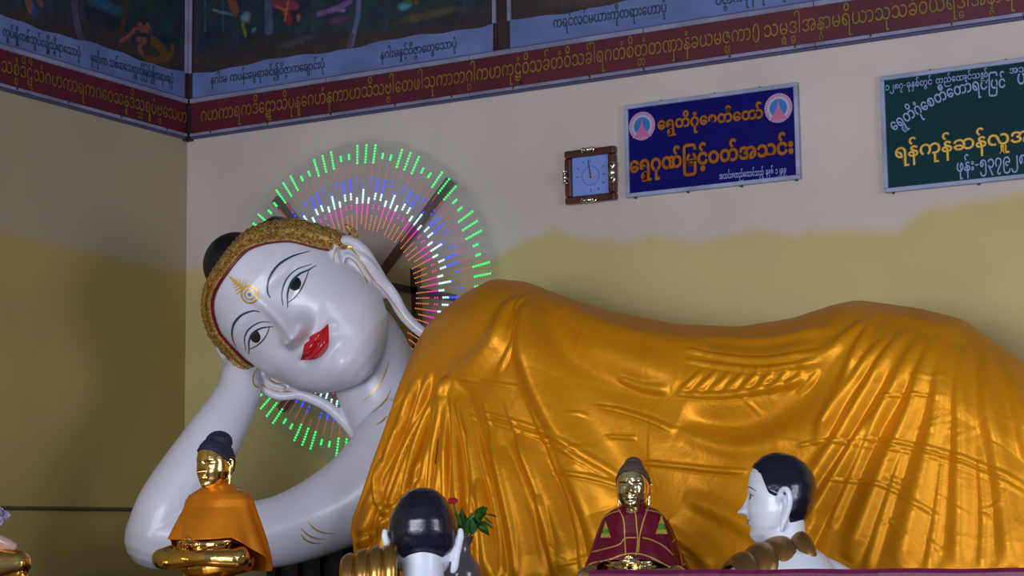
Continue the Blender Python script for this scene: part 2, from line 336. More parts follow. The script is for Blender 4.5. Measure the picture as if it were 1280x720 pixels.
# ------------------------------------------------------------------ frieze: red scripture band, mouldings, murals
Z0, Z1, Z2, Z3, Z4 = 4.098, 4.128, 4.318, 4.352, 4.512
ZT = 5.35
def wallpt(side, s, z, d):   # s = distance from the corner, d = distance off the wall
    return (s, -d, z) if side == 'back' else (d, -s, z)
def wbox(mb, side, s0, s1, z0, z1, d0, d1, mi=0):
    a = wallpt(side, s0, z0, d0); b = wallpt(side, s1, z1, d1)
    mb.box([min(p, q) for p, q in zip(a, b)], [max(p, q) for p, q in zip(a, b)], mi)
for side, LEN in (('back', 7.2), ('left', 3.2)):
    t = thing('inscription_band', wallpt(side, LEN/2, Z0, 0), 'dark red band with ochre Burmese scripture running along the '+('back wall above the framed boards' if side == 'back' else 'left side wall'), 'inscription band', 'scripture bands below the murals')
    b = MB(); wbox(b, side, .052, LEN, Z1-.004, Z2+.004, .002, .03); b.build('band_board', M['redband'], t)
    # lower and upper mouldings, in lengths
    cuts = [.052]; L_ = 1.06 if side == 'back' else 1.3
    while cuts[-1] < LEN-.2: cuts.append(min(LEN, cuts[-1]+L_*random.uniform(.9, 1.1)))
    for a, c in zip(cuts[:-1], cuts[1:]):
        b = MB(); wbox(b, side, a, c-.004, Z0+.012, Z1, .002, .042); wbox(b, side, a, c-.004, Z0, Z0+.010, .002, .030, 1)
        b.build('lower_moulding', M['moulding'], t, mats=[M['moulding'], M['mould_dark']], bevel=.002)
        b = MB(); wbox(b, side, a, c-.004, Z2, Z3-.008, .002, .045+.004*random.random()); wbox(b, side, a, c-.004, Z3-.008, Z3, .002, .034, 1)
        b.build('upper_moulding', M['moulding'], t, mats=[M['moulding'], M['mould_dark']], bevel=.002)
    b = MB()
    for k in range(int(LEN/.42)):
        s = .25+k*.42+random.uniform(-.05, .05); wbox(b, side, s, s+.008, Z0+.016, Z0+.03, .04, .046)
    b.build('screw_heads', M['screw'], t)['kind'] = 'stuff'
    base = Z1+.068; em = .118
    if side == 'back':
        segs = [("ဂဟကာရကဒိေဋ_ဌာသိပုနုေဂဟံနကာဟသိ", 252, 466), ("သဗ_ဗါေတဖါသုကာဘဂ_ဂါကဟကုဋုံဝိ", 467, 661), ("သခ်တံဝိသခ်ါရဂတံစိတ_တံတဏှာနံခယမဇ_ဈကာ", 663, 939), ("သမ_ဗုဒ_ဓါအန_နာမရိယာသုသခံဝယရဒ_ဓါအန_နာရသ", 957, 1292)]
        for i, (s, pa, pb) in enumerate(segs):
            xa, xb = PY(pa, 100, -.03)[0], PY(pb, 60, -.03)[0]
            o = text_on('lettering', s, M['bandtext'], t, lambda f, e, _, xa=xa, xb=xb: (xa+(xb-xa)*f, -.0325, base+e*em), -.004)
        xa = PY(941, 50, -.03)[0]
        V, Fc = sweep([(xa+.02+.016*math.cos(q), -.033, base+.03+.048*math.sin(q)) for q in np.linspace(0, 6.28, 20)], [.004]*20, n=30, seg=6)
        mesh_o = mesh('section_mark', V, Fc, M['bandtext']); adopt(mesh_o, t)
    else:
        for s, sa, sb in (("သစ_စံဒိဋ_ဌိံသံဂဟကာရကဂေဝသန္ဒိသ_သရူပံဗ_ဗေသဟ", 1.62, .05), ("ဓမ_မံသရဏံဂစ_ဆာမိသံဃံ", 2.9, 1.66)):
            text_on('lettering', s, M['bandtext'], t, lambda f, e, _, sa=sa, sb=sb: (.0325, -(sa+(sb-sa)*f), base+e*em), -.008)
# caption strips and murals; each mural is a painted panel with vertex colours (a print)
vc = mat('mural_paint', (.1, .1, .1), .6); nt = vc.node_tree; at_ = nt.nodes.new('ShaderNodeVertexColor'); at_.layer_name = 'Col'; nt.links.new(at_.outputs[0], nt.nodes['Principled BSDF'].inputs['Base Color'])
def fbm(x, y, seed):
    rs = np.random.RandomState(seed); o = np.zeros_like(x)
    for k in range(14):
        f = 2.5*1.45**(k*.8); a, p = rs.uniform(0, 6.28, 2); o += np.sin(f*(x*math.cos(a)+y*math.sin(a))+p+1.5*np.sin(f*.6*(y*math.cos(p)-x)))/(1+k*.45)
    return o/4
def mural(side, s0, s1, label, seed, marks, panel_col):
    t = thing('mural_panel', wallpt(side, (s0+s1)/2, Z3, 0), label, 'mural', 'painted murals above the scripture band')
    bb = MB(); wbox(bb, side, s0, s1, Z3, ZT, .002, .012); bb.build('backing', M['darkwood'], t)
    nx = int((s1-s0)*140); nz = 120; S, Zz = np.meshgrid(np.linspace(s0+.03, s1-.03, nx), np.linspace(Z4-.02, ZT-.03, nz))
    h = (Zz-Z4)/.84; g = fbm(S*1.4, Zz*5, seed); g2 = fbm(S*6, Zz*5, seed+5); g3 = fbm(S*14, Zz*14, seed+9); g4 = fbm(S*22, Zz*22, seed+13)
    ground = np.stack([.032+.016*g+.01*g2, .020+.010*g, .022+.004*g2+0*g], -1); forest = np.stack([.006+.006*g2, .022+.020*g2+.010*g, .036+.020*g-.008*g2], -1)
    m_ = np.clip((h-.10-.05*np.sin(S*3)-.03*g)/.05, 0, 1)[..., None]; C = ground*(1-m_)+forest*m_; C = C*(.8+.35*g4[..., None]); tr_ = (np.sin(S*17+2*np.sin(S*5)+.4*np.sin(Zz*9)) > .90)[..., None]*m_*np.clip((.55-h)/.5, 0, 1)[..., None]; C = C*(1-tr_*.8)+np.array([.018, .03, .05])*tr_*.8
    def blob(cx, cz, rx, rz, col, soft=.25, ang=0):
        nonlocal C
        dx = (S-cx)*math.cos(ang)+(Zz-cz)*math.sin(ang); dz = -(S-cx)*math.sin(ang)+(Zz-cz)*math.cos(ang)
        q = np.clip((1-np.sqrt((dx/rx)**2+(dz/rz)**2)+.25*g3)/(soft+.25), 0, 1)[..., None]; C = C*(1-q)+np.array(col)*q*(.75+.30*g4[..., None])
    def stroke(pts, wd, col):
        pts = catmull([(a, b_, 0) for a, b_ in pts], 60)
        for p in pts: blob(p[0], p[1], wd, wd, col, .4)
    for mk in marks: (blob if mk[0] == 'b' else stroke)(*mk[1:])
    V = [wallpt(side, a, b_, .0135) for a, b_ in zip(S.ravel(), Zz.ravel())]
    Fc = [(j*nx+i, j*nx+i+1, (j+1)*nx+i+1, (j+1)*nx+i) for j in range(nz-1) for i in range(nx-1)]
    if side == 'left': Fc = [f[::-1] for f in Fc]
    o = mesh('painting', V, Fc, vc, None, False); ca = o.data.color_attributes.new('Col', 'FLOAT_COLOR', 'POINT')
    ca.data.foreach_set('color', np.concatenate([np.clip(C, .001, 1), np.ones((nz, nx, 1))], -1).ravel()); adopt(o, t)
    # caption paper with a slightly curled, uneven top edge
    n = 80; V = []; Fc = []
    for i in range(n+1):
        s = s0+.012+(s1-s0-.03)*i/n; zt = Z4+.008*math.sin(s*7+seed)+.004*math.sin(s*23); cz = .012*math.exp(-((s-(s1-.02))/.05)**2)
        V += [wallpt(side, s, Z3+.001, .016+cz), wallpt(side, s, zt, .018+cz*.5), wallpt(side, s, zt, .014)]
    for i in range(n): Fc += [(3*i, 3*i+3, 3*i+4, 3*i+1), (3*i+1, 3*i+4, 3*i+5, 3*i+2)]
    o = mesh('caption_strip', V, Fc, M['caption'], None, False); adopt(o, t)
    # pale frame strips at the sides
    for a in (s0, s1-.022):
        b = MB(); wbox(b, side, a, a+.022, Z4-.0+.0, ZT, .012, .03); b.build('frame_strip', M['moulding'], t, bevel=.002)
    return t
def w2(side, px, py):
    p = PY(px, py, 0) if side == 'back' else PX(px, py, 0)
    return (float(p[0]) if side == 'back' else float(-p[1]), float(p[2]))
def wb(px, py, rx, rz, col, ang=0, soft=.3, side='back'): a, b_ = w2(side, px, py); return ('b', a, b_, rx, rz, col, soft, ang)
def ws(pts, wd, col, side='back'): return ('s', [w2(side, *p) for p in pts], wd, col)
sk = (.20, .065, .05); 
mk = [ws([(258, 0), (258, 40)], .007, (.03, .07, .13)), ws([(280, 2), (281, 42)], .007, (.03, .06, .12)), ws([(336, -30), (338, 40)], .035, (.05, .07, .14)),
      wb(309, 22, .045, .04, (.09, .20, .24), .4), ws([(268, 13), (278, 16), (296, 20)], .010, (.07, .14, .20)), ws([(290, -2), (296, 16)], .030, (.17, .045, .02)), wb(313, 26, .014, .02, (.2, .07, .05)),
      ws([(305, 30), (309, 46)], .013, (.12, .15, .01)), wb(319, 38, .024, .018, (.06, .14, .20)),
      ws([(345, 5), (372, 8)], .03, (.20, .02, .05)), ws([(352, 0), (364, 28)], .026, (.18, .012, .03)), ws([(362, 2), (358, 26)], .010, (.30, .09, .02)), wb(375, 22, .02, .03, (.3, .09, .04)), ws([(345, 8), (360, 14)], .007, (.30, .10, .02)),
      ws([(400, 18), (420, 12), (440, 2)], .02, (.15, .07, .24)), ws([(418, 12), (432, 14)], .012, (.18, .09, .28)), wb(425, 26, .10, .03, (.09, .03, .09)),
      ws([(449, -8), (450, 8), (447, 30), (440, 58)], .021, (.10, .12, .25)), ws([(441, 45), (438, 60)], .018, (.10, .045, .09)),
      wb(508, 8, .06, .032, (.07, .28, .36), .1), wb(513, 2, .04, .03, (.03, .09, .01)), wb(522, 3, .02, .02, (.2, .06, .02)), wb(535, 20, .30, .035, (.075, .055, .03), .05), wb(375, 52, .18, .03, (.045, .045, .075), .1)]
ta = mural('back', .025, 2.225, 'mural of figures in a dark forest, left one on the back wall', 3, mk, None)
tb = mural('back', 2.30, 7.0, 'mural of brown ground over a long caption above the blue board', 11, [wb(760, -5, .5, .05, (.07, .035, .04))], None)
mkl = [wb(40, 15, .05, .06, (.008, .045, .17), 0, .3, 'left'), wb(36, 6, .03, .04, (.16, .06, .07), 0, .3, 'left'), ws([(30, 0), (36, 16)], .014, sk, 'left'), ws([(46, 2), (50, 6)], .02, (.14, .06, .07), 'left'),
       ws([(90, -8), (92, 20), (100, 52)], .030, (.07, .055, .12), 'left'), wb(130, 8, .20, .05, (.008, .08, .17), 0, .4, 'left'), ws([(157, -5), (153, 22), (150, 40)], .024, (.05, .025, .012), 'left'), wb(190, 10, .15, .06, (.01, .035, .03), 0, .5, 'left'),
       ws([(173, 34), (183, 36)], .034, sk, 'left'), ws([(168, 35), (158, 46), (148, 52)], .014, sk, 'left'), wb(166, 51, .035, .028, (.008, .015, .10), 0, .3, 'left'), ws([(170, 50), (180, 50), (172, 60), (176, 68)], .018, sk, 'left'), ws([(184, 38), (188, 50)], .012, (.09, .03, .02), 'left'), wb(178, 29, .022, .02, (.005, .005, .008), 0, .3, 'left'),
       ws([(190, 52), (200, 62), (206, 72)], .036, (.13, .055, .010), 'left'), ws([(180, 74), (194, 76), (212, 68), (214, 58)], .022, (.14, .06, .008), 'left')]
tl = mural('left', .03, 3.0, 'dark mural with crouching figure beside a tiger above the left side wall', 21, mkl, None)
cz = Z3+.055; cem = .088
def cap(t, side, s, p0, p1, em=cem, z=cz, mt=None):
    a, za = w2(side, *p0); b_, zb = w2(side, *p1)
    text_on('caption_lettering', s, mt or M['captext'], t, lambda f, e, _: wallpt(side, a+(b_-a)*f, za+(zb-za)*f+e*em, .0215), .004)
cap(ta, 'back', "နဂါးမ ကပန်းေမွရာခင်၍ဝိဇ_ဇာကေချာင်းပုံ", (266, 106), (408, 86), .075)
cap(ta, 'back', "နဂါးမနှင့်ဝိဇ_ဇာေတွေသာပုံ", (478, 75), (573, 60), .075)
cap(tb, 'back', "ကရင်လင်မယားကိုတရားေဟာပုံ", (694, 36), (835, 16), .085)
cap(tb, 'back', "ဝိဇ_ဇာကမုန်တိုင်းကို", (897, 8), (985, -6), .085)
cap(tl, 'left', "လူပ်ရှိုကစ်သူပ်လျှိသို့ရာေသာပုံ", (0, 45), (97, 72), .075)
cap(tl, 'left', "မုဆိုးက သစ်ဆေသတ_တုကိုမြင်၍တရားရပုံ", (110, 77), (213, 105), .075)
b = MB(); b.box((2.228, -.006, Z3), (2.298, -.001, ZT)); o = b.build('gap_shade', M['darkwood']); o['kind'] = 'structure'  # dark strip added as the shade in the gap between the murals
b = MB(); b.box((0.002, -.05, Z0-.01), (.022, -.002, ZT)); b.box((0.002, -.022, Z0-.01), (.05, -.002, ZT)); o = b.build('trim_1', M['darkwood']); o['kind'] = 'structure'
# brown conduit along the left wall
V, Fc = sweep([PX(-60, 634.2, .015), PX(100, 636, .015), PX(231, 637.5, .015)], [.011]*3, n=30, seg=10)
o = mesh('conduit', V, Fc, M['conduit']); tag(o, 'thin brown conduit running along the left wall', 'pipe')
# ------------------------------------------------------------------ blue board
def board(name, x0, x1, z0, z1, label, face, frame, fw=.022):
    t = thing(name, ((x0+x1)/2, 0, z0), label, 'sign')
    b = MB(); b.box((x0+.006, -.018, z0+.006), (x1-.006, -.004, z1-.006)); b.build('panel', face, t)
    for lo, hi in (((x0, -.032, z1-fw), (x1, -.002, z1)), ((x0, -.032, z0), (x1, -.002, z0+fw)), ((x0, -.032, z0+fw), (x0+fw, -.002, z1-fw)), ((x1-fw, -.032, z0+fw), (x1, -.002, z1-fw))):
        b = MB(); b.box(lo, hi); b.build('frame_bar', frame, t, bevel=.004)
    b = MB()
    for k in range(7):
        xs = x0+.06+(x1-x0-.12)*k/6+random.uniform(-.03, .03)
        for zz in ((z1-.004, z1+.006) if k % 2 else (z0-.007, z0+.003),): b.box((xs, -.02, zz[0]), (xs+.011, -.002, zz[1]))
    b.build('screw_heads', M['screw'], t)['kind'] = 'stuff'
    return t
BX0, BX1, BZ0, BZ1 = 3.019, 4.012, 3.435, 3.938
tbd = board('blue_sign', BX0, BX1, BZ0, BZ1, 'deep blue board with orange Burmese lettering and two round emblems beside the clock', M['blue'], M['alu'])
def line(t, s, p0, p1, em, mt, off=.0, y=.0195, nm='lettering', lab=None):
    a, b_ = PY(*p0, -y), PY(*p1, -y)
    return text_on(nm, s, mt, t, lambda f, e, _: (a[0]+(b_[0]-a[0])*f, -y, a[2]+(b_[2]-a[2])*f+e*em), off, lab)
for off, mt, y in ((.055, M['orangedark'], .0188), (.032, M['orangetext'], .0200)):
    line(tbd, "ေရွှတိဂုံေစတီေတာ်", (822, 162), (954, 147), .084, mt, off, y)
    line(tbd, "ေရွှဂုဏ်မြင့်ဝတ်အသင်း", (787, 216), (992, 191), .112, mt, off, y)
line(tbd, "အသင်းစတည်ေထာင်သည့် ခုနှစ် ၁၂၉၉", (899, 224), (983, 216), .046, M['whitetext'], .02)
def emblem(px, py):
    c = PY(px, py, -.02); r = .077; b = MB()
    V, Fc = lathe((0, 0, 0), [(.001, .0), (r, .0), (r, .003), (.001, .003)], 48); 
    def addl(prof, mi, y):
        V, Fc = lathe((0, 0, 0), prof, 48); b.add([(c[0]+v[0], -y-v[2], c[2]+v[1]) for v in V], Fc, mi)
    addl([(.001, 0), (r, 0), (r, .002), (.001, .002)], 0, .0185)
    addl([(r*.62, 0), (r*.62, .001), (.001, .001)], 2, .0207)
    for k in range(36):
        a = k/36*6.283; q = np.array([math.cos(a), 0, math.sin(a)]); n_ = np.array([-math.sin(a), 0, math.cos(a)]); cc = np.array([c[0], -.0212, c[2]])
        b.add([cc+q*r*.78-n_*.003, cc+q*r*.78+n_*.003, cc+q*r*.98+n_*.004, cc+q*r*.98-n_*.004], [(0, 1, 2, 3)], 1)
    z = c[2]; x = c[0]
    for (hw0, z0_, hw1, z1_) in ((.050, -.062, .040, -.045), (.036, -.045, .028, -.028), (.026, -.028, .012, -.006), (.010, -.006, .006, .012), (.0055, .012, .0005, .045)):
        b.add([(x-hw0, -.0225, z+z0_), (x+hw0, -.0225, z+z0_), (x+hw1, -.0225, z+z1_), (x-hw1, -.0225, z+z1_)], [(0, 1, 2, 3)], 1)
    b.add([(x-.055, -.0221, z-.075+.015), (x+.055, -.0221, z-.075+.015), (x+.046, -.0221, z-.036), (x-.046, -.0221, z-.036)], [(0, 1, 2, 3)], 0)
    b.build('round_emblem', M['discwhite'], tbd, mats=[M['discwhite'], M['discpink'], M['disccyan']])
emblem(802.5, 157.5); emblem(973, 135)
# ------------------------------------------------------------------ green board
GX0, GZ0, GZ1 = 4.452, 3.317, 3.908
tg = board('green_sign', GX0, 5.75, GZ0, GZ1, 'dark green board with gold and pale Burmese lettering, partly outside the right edge', M['green'], M['alu'])
line(tg, "၁၂၈၇-ခုနှစ်တွင် တည်ေထာင်သည်", (1107, 113), (1235, 96), .046, M['whitetext'], .012)
line(tg, "အသင်းဝင်", (1262, 92), (1310, 86), .046, M['whitetext'], .012)
A0 = [PY(*p, -.0195) for p in ((1117, 164), (1145, 145), (1180, 125), (1215, 114), (1258, 109))]
AC = catmull(np.array(A0), 120)
def arcf(f, e, _):
    k = min(max(f, 0), 1)*118; i = int(k); p = AC[i]+(AC[i+1]-AC[i])*(k-i); tn = AC[min(i+3, 119)]-AC[max(i-3, 0)]; tn /= np.linalg.norm(tn)
    return (p[0]-tn[2]*e*.082, -.0195, p[2]+tn[0]*e*.082)
text_on('lettering', "ေရွှတိဂုံေစတီေတာ်ရင်ပြင်", M['whitetext'], tg, arcf, .014)
line(tg, "ပရဟိတ", (1272, 106), (1330, 96), .10, M['whitetext'], .014)
for off, mt, y in ((.04, M['goldshadow'], .0188), (.012, M['goldtext'], .0200)):
    line(tg, "ရန်ကုန်ဆန်လှူအသင်း", (1119, 198), (1345, 168), .095, mt, off, y)
line(tg, "ဖုန်း-၅၃၇၉၂၈၄", (1196, 215), (1292, 203), .082, M['whitetext'], .012)
# ------------------------------------------------------------------ wall clock
CX0, CX1, CZ0, CZ1 = 2.656, 2.962, 3.430, 3.726; CXc = (CX0+CX1)/2; CZc = (CZ0+CZ1)/2
tc = thing('wall_clock', (CXc, 0, CZ0), 'square mahogany framed clock with pale blue face and metal scroll ornaments', 'clock')
b = MB(); b.box((CX0+.01, -.02, CZ0+.01), (CX1-.01, -.002, CZ1-.01)); b.build('case', M['darkwood'], tc)
fw = .042
for lo, hi in (((CX0, -.045, CZ1-fw), (CX1, -.002, CZ1)), ((CX0, -.045, CZ0), (CX1, -.002, CZ0+fw)), ((CX0, -.0448, CZ0+fw), (CX0+fw, -.002, CZ1-fw)), ((CX1-fw, -.0448, CZ0+fw), (CX1, -.002, CZ1-fw))):
    b = MB(); b.box(lo, hi); b.build('frame_bar', M['mahogany'], tc, bevel=.010)
b = MB(); b.box((CX0+fw, -.026, CZ0+fw), (CX1-fw, -.018, CZ1-fw)); b.build('clock_face', M['clockface'], tc)
b = MB()
for k in range(12):
    a = k*math.pi/6; r1 = .098 if k % 3 else .090; q = np.array([math.sin(a), 0, math.cos(a)]); n_ = np.array([q[2], 0, -q[0]]); cc = np.array([CXc, -.0265, CZc])
    w_ = .0022; b.add([cc+q*(r1-.018)-n_*w_, cc+q*(r1-.018)+n_*w_, cc+q*r1+n_*w_, cc+q*r1-n_*w_], [(0, 1, 2, 3)], 1 if k in (1, 7, 8) else 0)
for k in range(48):
    a, c2 = k/48*6.283, (k+1)/48*6.283
    b.add([(CXc+r_*math.sin(q), -.0265, CZc+r_*math.cos(q)) for r_, q in ((.050, a), (.0525, a), (.0525, c2), (.050, c2))], [(0, 1, 2, 3)])
b.build('dial_marks', M['clockline'], tc, mats=[M['clockline'], M['silvergold']])
def hand(a, ln, w_, mt, nm):
    q = np.array([math.sin(a), 0, math.cos(a)]); n_ = np.array([q[2], 0, -q[0]]); cc = np.array([CXc, -.030, CZc]); d = np.array([0, -.002, 0])
    P = [cc-q*.015-n_*w_, cc-q*.015+n_*w_, cc+q*ln+n_*w_*.4, cc+q*ln-n_*w_*.4]; P += [p+d for p in P]
    o = mesh(nm, P, [(0, 1, 2, 3), (7, 6, 5, 4), (0, 4, 5, 1), (1, 5, 6, 2), (2, 6, 7, 3), (3, 7, 4, 0)], mt, None, False); adopt(o, tc)
hand(R(-8), .090, .0035, M['screw'], 'minute_hand'); hand(R(88), .052, .0035, M['goldline'], 'hour_hand')
for dx, dz, big, hz in ((0, 1, .8, 1), (0, -1, 1, 1), (-1, 0, .8, 0), (1, 0, 1.25, 0)):
    c = np.array([CXc+dx*(CX1-CX0)/2*.93, -.055, CZc+dz*(CZ1-CZ0)/2*.93]); b = MB()
    V, Fc = ellipsoid(c, (.022*big*(1 if hz else .8), .016, .022*big*(.8 if hz else 1)), n=10, m_=14); b.add(V, Fc)
    ax = np.array([1, 0, 0]) if hz else np.array([0, 0, 1]); out = np.array([dx, 0, dz])
    for s_ in (-1, 1):
        pts = [c+ax*s_*.012*big, c+ax*s_*.032*big+out*.012*big, c+ax*s_*.046*big+out*.002, c+ax*s_*.040*big-out*.010]
        V, Fc = sweep(pts, [.008*big, .007*big, .006*big, .004], n=12, seg=8, up=(0, 1, 0)); b.add(V, Fc)
        V, Fc = ellipsoid(c+ax*s_*.026*big-np.array([0, .004, 0]), (.009, .009, .009), n=6, m_=8); b.add(V, Fc)
    b.build('scroll_ornament', M['silvergold'], tc, smooth=True)
# ------------------------------------------------------------------ LED halo
HC = np.array([1.337, -.12, 2.998]); HR = .897
th = thing('light_halo', (HC[0], 0, HC[2]-HR), 'round fan of coloured LED spokes glowing on the wall behind the reclining head', 'halo light')
n = 180; V = []; Fc = []
for k in range(n):
    a = 2*math.pi*k/n
    for r_, y in ((HR*.455, 0), (HR*(1.035+.008*math.cos(30*a)), 0), (HR*(1.035+.008*math.cos(30*a)), .008), (HR*.455, .008)):
        V.append((HC[0]+r_*math.cos(a), HC[1]+.012+y, HC[2]+r_*math.sin(a)))
for k in range(n):
    j = (k+1) % n
    for q in range(4): Fc.append((k*4+q, k*4+(q+1) % 4, j*4+(q+1) % 4, j*4+q))
o = mesh('acrylic_disc', V, Fc, M['acrylic'], None, False); adopt(o, th)
def bar(nm, p, q, wd, dp, mt, parent):
    p = np.array(p, float); q = np.array(q, float); t_ = (q-p)/np.linalg.norm(q-p); n_ = np.cross(t_, [0, 1, 0])*wd/2; d = np.array([0, dp, 0])
    P = [p-n_, p+n_, q+n_, q-n_]; P += [x+d for x in P]
    o = mesh(nm, P, [(3, 2, 1, 0), (4, 5, 6, 7), (0, 1, 5, 4), (1, 2, 6, 5), (2, 3, 7, 6), (3, 0, 4, 7)], mt, None, False); adopt(o, parent); return o
yb = -.085
for a, r0_, r1_ in ((46.5, -.92, .98), (133, -.3, .995)):
    q = np.array([math.cos(R(a)), 0, math.sin(R(a))]); c = np.array([HC[0], yb, HC[2]]); bar('wooden_strut', c+q*HR*r0_, c+q*HR*r1_, .045, .035, M['brownwood'], th)
bar('wooden_strut', PY(470, 354, -.05), PY(566, 372, -.05), .04, .03, M['darkwood'], th)
bar('wooden_post', PY(517, 335, -.05), PY(521, 440, -.05), .05, .035, M['darkwood'], th)
PAT = {'C': [('green', .995, .885, 7), ('red', .865, .825, 4), ('blue', .725, .725, 1), ('white', .706, .628, 6), ('magenta', .614, .556, 5), ('orange', .543, .490, 5)],
       'L': [('green', .995, .885, 7), ('red', .875, .800, 7), ('blue', .787, .757, 2), ('white', .654, .626, 3), ('magenta', .610, .556, 5), ('orange', .543, .458, 7)],
       'S': [('green', .945, .918, 3), ('red', .875, .795, 7), ('blue', .780, .702, 6), ('white', .687, .654, 3), ('magenta', .612, .594, 2), ('orange', .545, .458, 7)]}
keys = list(ML); size = {'green': .0066, 'blue': .0062, 'white': .0068, 'magenta': .0050, 'red': .0038, 'orange': .0042}
_ov, _of = ellipsoid((0, 0, 0), (1, 1, 1), n=4, m_=6)
_ov = np.array(_ov)
def ledmesh(kind):
    b = MB()
    for c, ra, rb, k in PAT[kind]:
        for i in range(k):
            r_ = HR*(ra+(rb-ra)*(i/(k-1) if k > 1 else 0)); b.add(_ov*size[c]+[r_, 0, 0], _of, keys.index(c))
    me = bpy.data.meshes.new('led_spoke'); me.from_pydata(b.v, [], b.f)
    for k in keys: me.materials.append(ML[k])
    me.polygons.foreach_set('material_index', np.array(b.m, dtype=np.int32)); me.update(); return me
lm = {k: ledmesh(k) for k in 'CLS'}
for g in range(18):
    for d in (-2, -1, 0, 1, 2):
        a = R(85.2+20*g+4.02*d); k = 'C' if d == 0 else 'L' if abs(d) == 1 else 'S'
        o = bpy.data.objects.new('led_spoke', lm[k]); COL.objects.link(o)
        o.location = (HC[0], HC[1], HC[2]); o.rotation_euler = (0, -a, 0); adopt(o, th)

# ------------------------------------------------------------------ head (shared by all statues), units: 265 high
ZK = [-137, -133, -122, -105, -80, -40, 0, 40, 75, 100, 118, 126, 128]
HW = [1, 22, 42, 64, 80, 90, 91, 86, 71, 56, 36, 18, 1]
FD = [40, 62, 72, 77, 80, 84, 86, 87, 80, 64, 40, 18, 1]
BD = [-8, 0, 10, 30, 60, 88, 104, 106, 96, 76, 46, 20, 1]
def hp(z, arr): return np.interp(z, ZK, arr)
def gs(x, z, cx, cz, sx, sz): return np.exp(-((x-cx)/sx)**2-((z-cz)/sz)**2)
def head_pt(az, z, off=0.0, feat=1.0):
    hw, fd, bd = hp(z, HW)+off, hp(z, FD)+off, hp(z, BD)+off
    s, c = np.sin(az), np.cos(az)
    p = 2/2.15
    x = hw*np.sign(s)*np.abs(s)**p; y = np.where(c > 0, -fd*np.abs(c)**p, bd*np.abs(c)**p)
    if feat:
        ax = np.abs(x); f = np.where(c > 0, 1, 0)*np.clip(c*2.5, 0, 1); D = 0
        zz = np.clip((12-z)/52, 0, 1); ridge = (6+34*zz**1.35)*np.where(z < -40, np.exp(-((z+40)/7.5)**2), np.where(z > 12, np.exp(-((z-12)/22)**2)*.9, 1))
        D = D+ridge*np.exp(-(x/(7.5+7.0*zz))**2)
        D = D+18*gs(ax, z, 16, -35, 7, 8.5)+5*gs(ax, z, 0, -34, 12, 9)        # nostrils, nose ball
        D = D-10*gs(ax, z, 38, 4, 24, 14)+9*gs(ax, z, 41, -1, 18, 11)            # sockets, eyeballs
        D = D+4*gs(ax, z, 44, 22, 26, 8)                                       # brow
        D = D+6*gs(ax, z, 50, -38, 24, 24)                                     # cheeks
        D = D+8*gs(ax, z, 0, -64, 30, 22)                                      # muzzle
        lz = -66+.0075*ax**2
        D = D+7*np.exp(-((z-lz-5)/4.6)**2)*np.exp(-(ax/22)**4)*(1-.25*np.exp(-(ax/4)**2))+8*np.exp(-((z-lz+5.5)/5)**2)*np.exp(-(ax/18)**4)
        D = D-4*np.exp(-((z-lz)/1.8)**2)*np.exp(-(ax/25)**4)-3*gs(ax, z, 29, -64, 5, 6)
        D = D-4*gs(ax, z, 0, -83, 20, 6)+11*gs(ax, z, 0, -106, 24, 17)-3*gs(ax, z, 0, -50, 4, 5)
        y = y-D*f*feat
    return np.stack([x, y+0*x, z+0*x], -1)
def head_grid(n=150, m_=180, feat=1.0, off=0.0):
    t = np.linspace(0, 1, n); z = -137+265*(.5-.5*np.cos(t*np.pi)); z = .35*z+.65*(-137+265*t)
    V = []; Fc = []
    az = np.linspace(-np.pi, np.pi, m_, endpoint=False)
    for q in z: V.append(head_pt(az, np.full(m_, q), off, feat))
    V = np.concatenate(V)
    for i in range(n-1):
        for j in range(m_):
            k = (j+1) % m_; Fc.append((i*m_+j, i*m_+k, (i+1)*m_+k, (i+1)*m_+j))
    Fc.append(tuple(range(m_))[::-1]); Fc.append(tuple((n-1)*m_+j for j in range(m_)))
    return V, Fc
class Frame:
    def __init__(s, o, sc, ex, ey, ez): s.o = np.array(o, float); s.s = sc; s.A = np.array([ex, ey, ez], float)
    def __call__(s, P): return s.o+s.s*(np.array(P, float)@s.A)
def cap_grid(fr, zb, off, n=36, m_=120, thick=6, name='hair', mt=None, parent=None, topz=128, squash=1):
    V = []; Fc = []; az = np.linspace(-np.pi, np.pi, m_, endpoint=False); b0 = np.array([zb(abs(a)) for a in az])
    for layer, o_ in ((0, off), (1, off-thick)):
        for i in range(n):
            v = i/(n-1); z = b0+(topz-b0)*(1-(1-v)**1.6)*1.0
            edge_ = min(1, (i+.4)/2.5) if layer == 0 else 1
            P = head_pt(az, z, off-thick+(o_-off+thick)*edge_, 0); P[:, 2] += np.where(z > 90, (z-90)/38*(o_), 0); P[:, 2] = np.where(P[:, 2] > 82, 82+(P[:, 2]-82)*squash, P[:, 2]); V.append(P)
    V = np.concatenate(V); N = n*m_
    for L0 in (0, N):
        for i in range(n-1):
            for j in range(m_):
                k = (j+1) % m_; f = (L0+i*m_+j, L0+i*m_+k, L0+(i+1)*m_+k, L0+(i+1)*m_+j); Fc.append(f if L0 == 0 else f[::-1])
        f = tuple(L0+(n-1)*m_+j for j in range(m_)); Fc.append(f if L0 == 0 else f[::-1])
    for j in range(m_): k = (j+1) % m_; Fc.append((k, j, N+j, N+k))
    o = mesh(name, fr(V), Fc, mt); adopt(o, parent); return o
def ear_shapes(mb, fr, paths, sx):
    for P, r_, fl in paths: V, Fc = sweep([(sx*p[0], p[1], p[2]) for p in P], r_, fl, up=(0, 1, 0), n=30, seg=12); mb.add(fr(V), Fc)
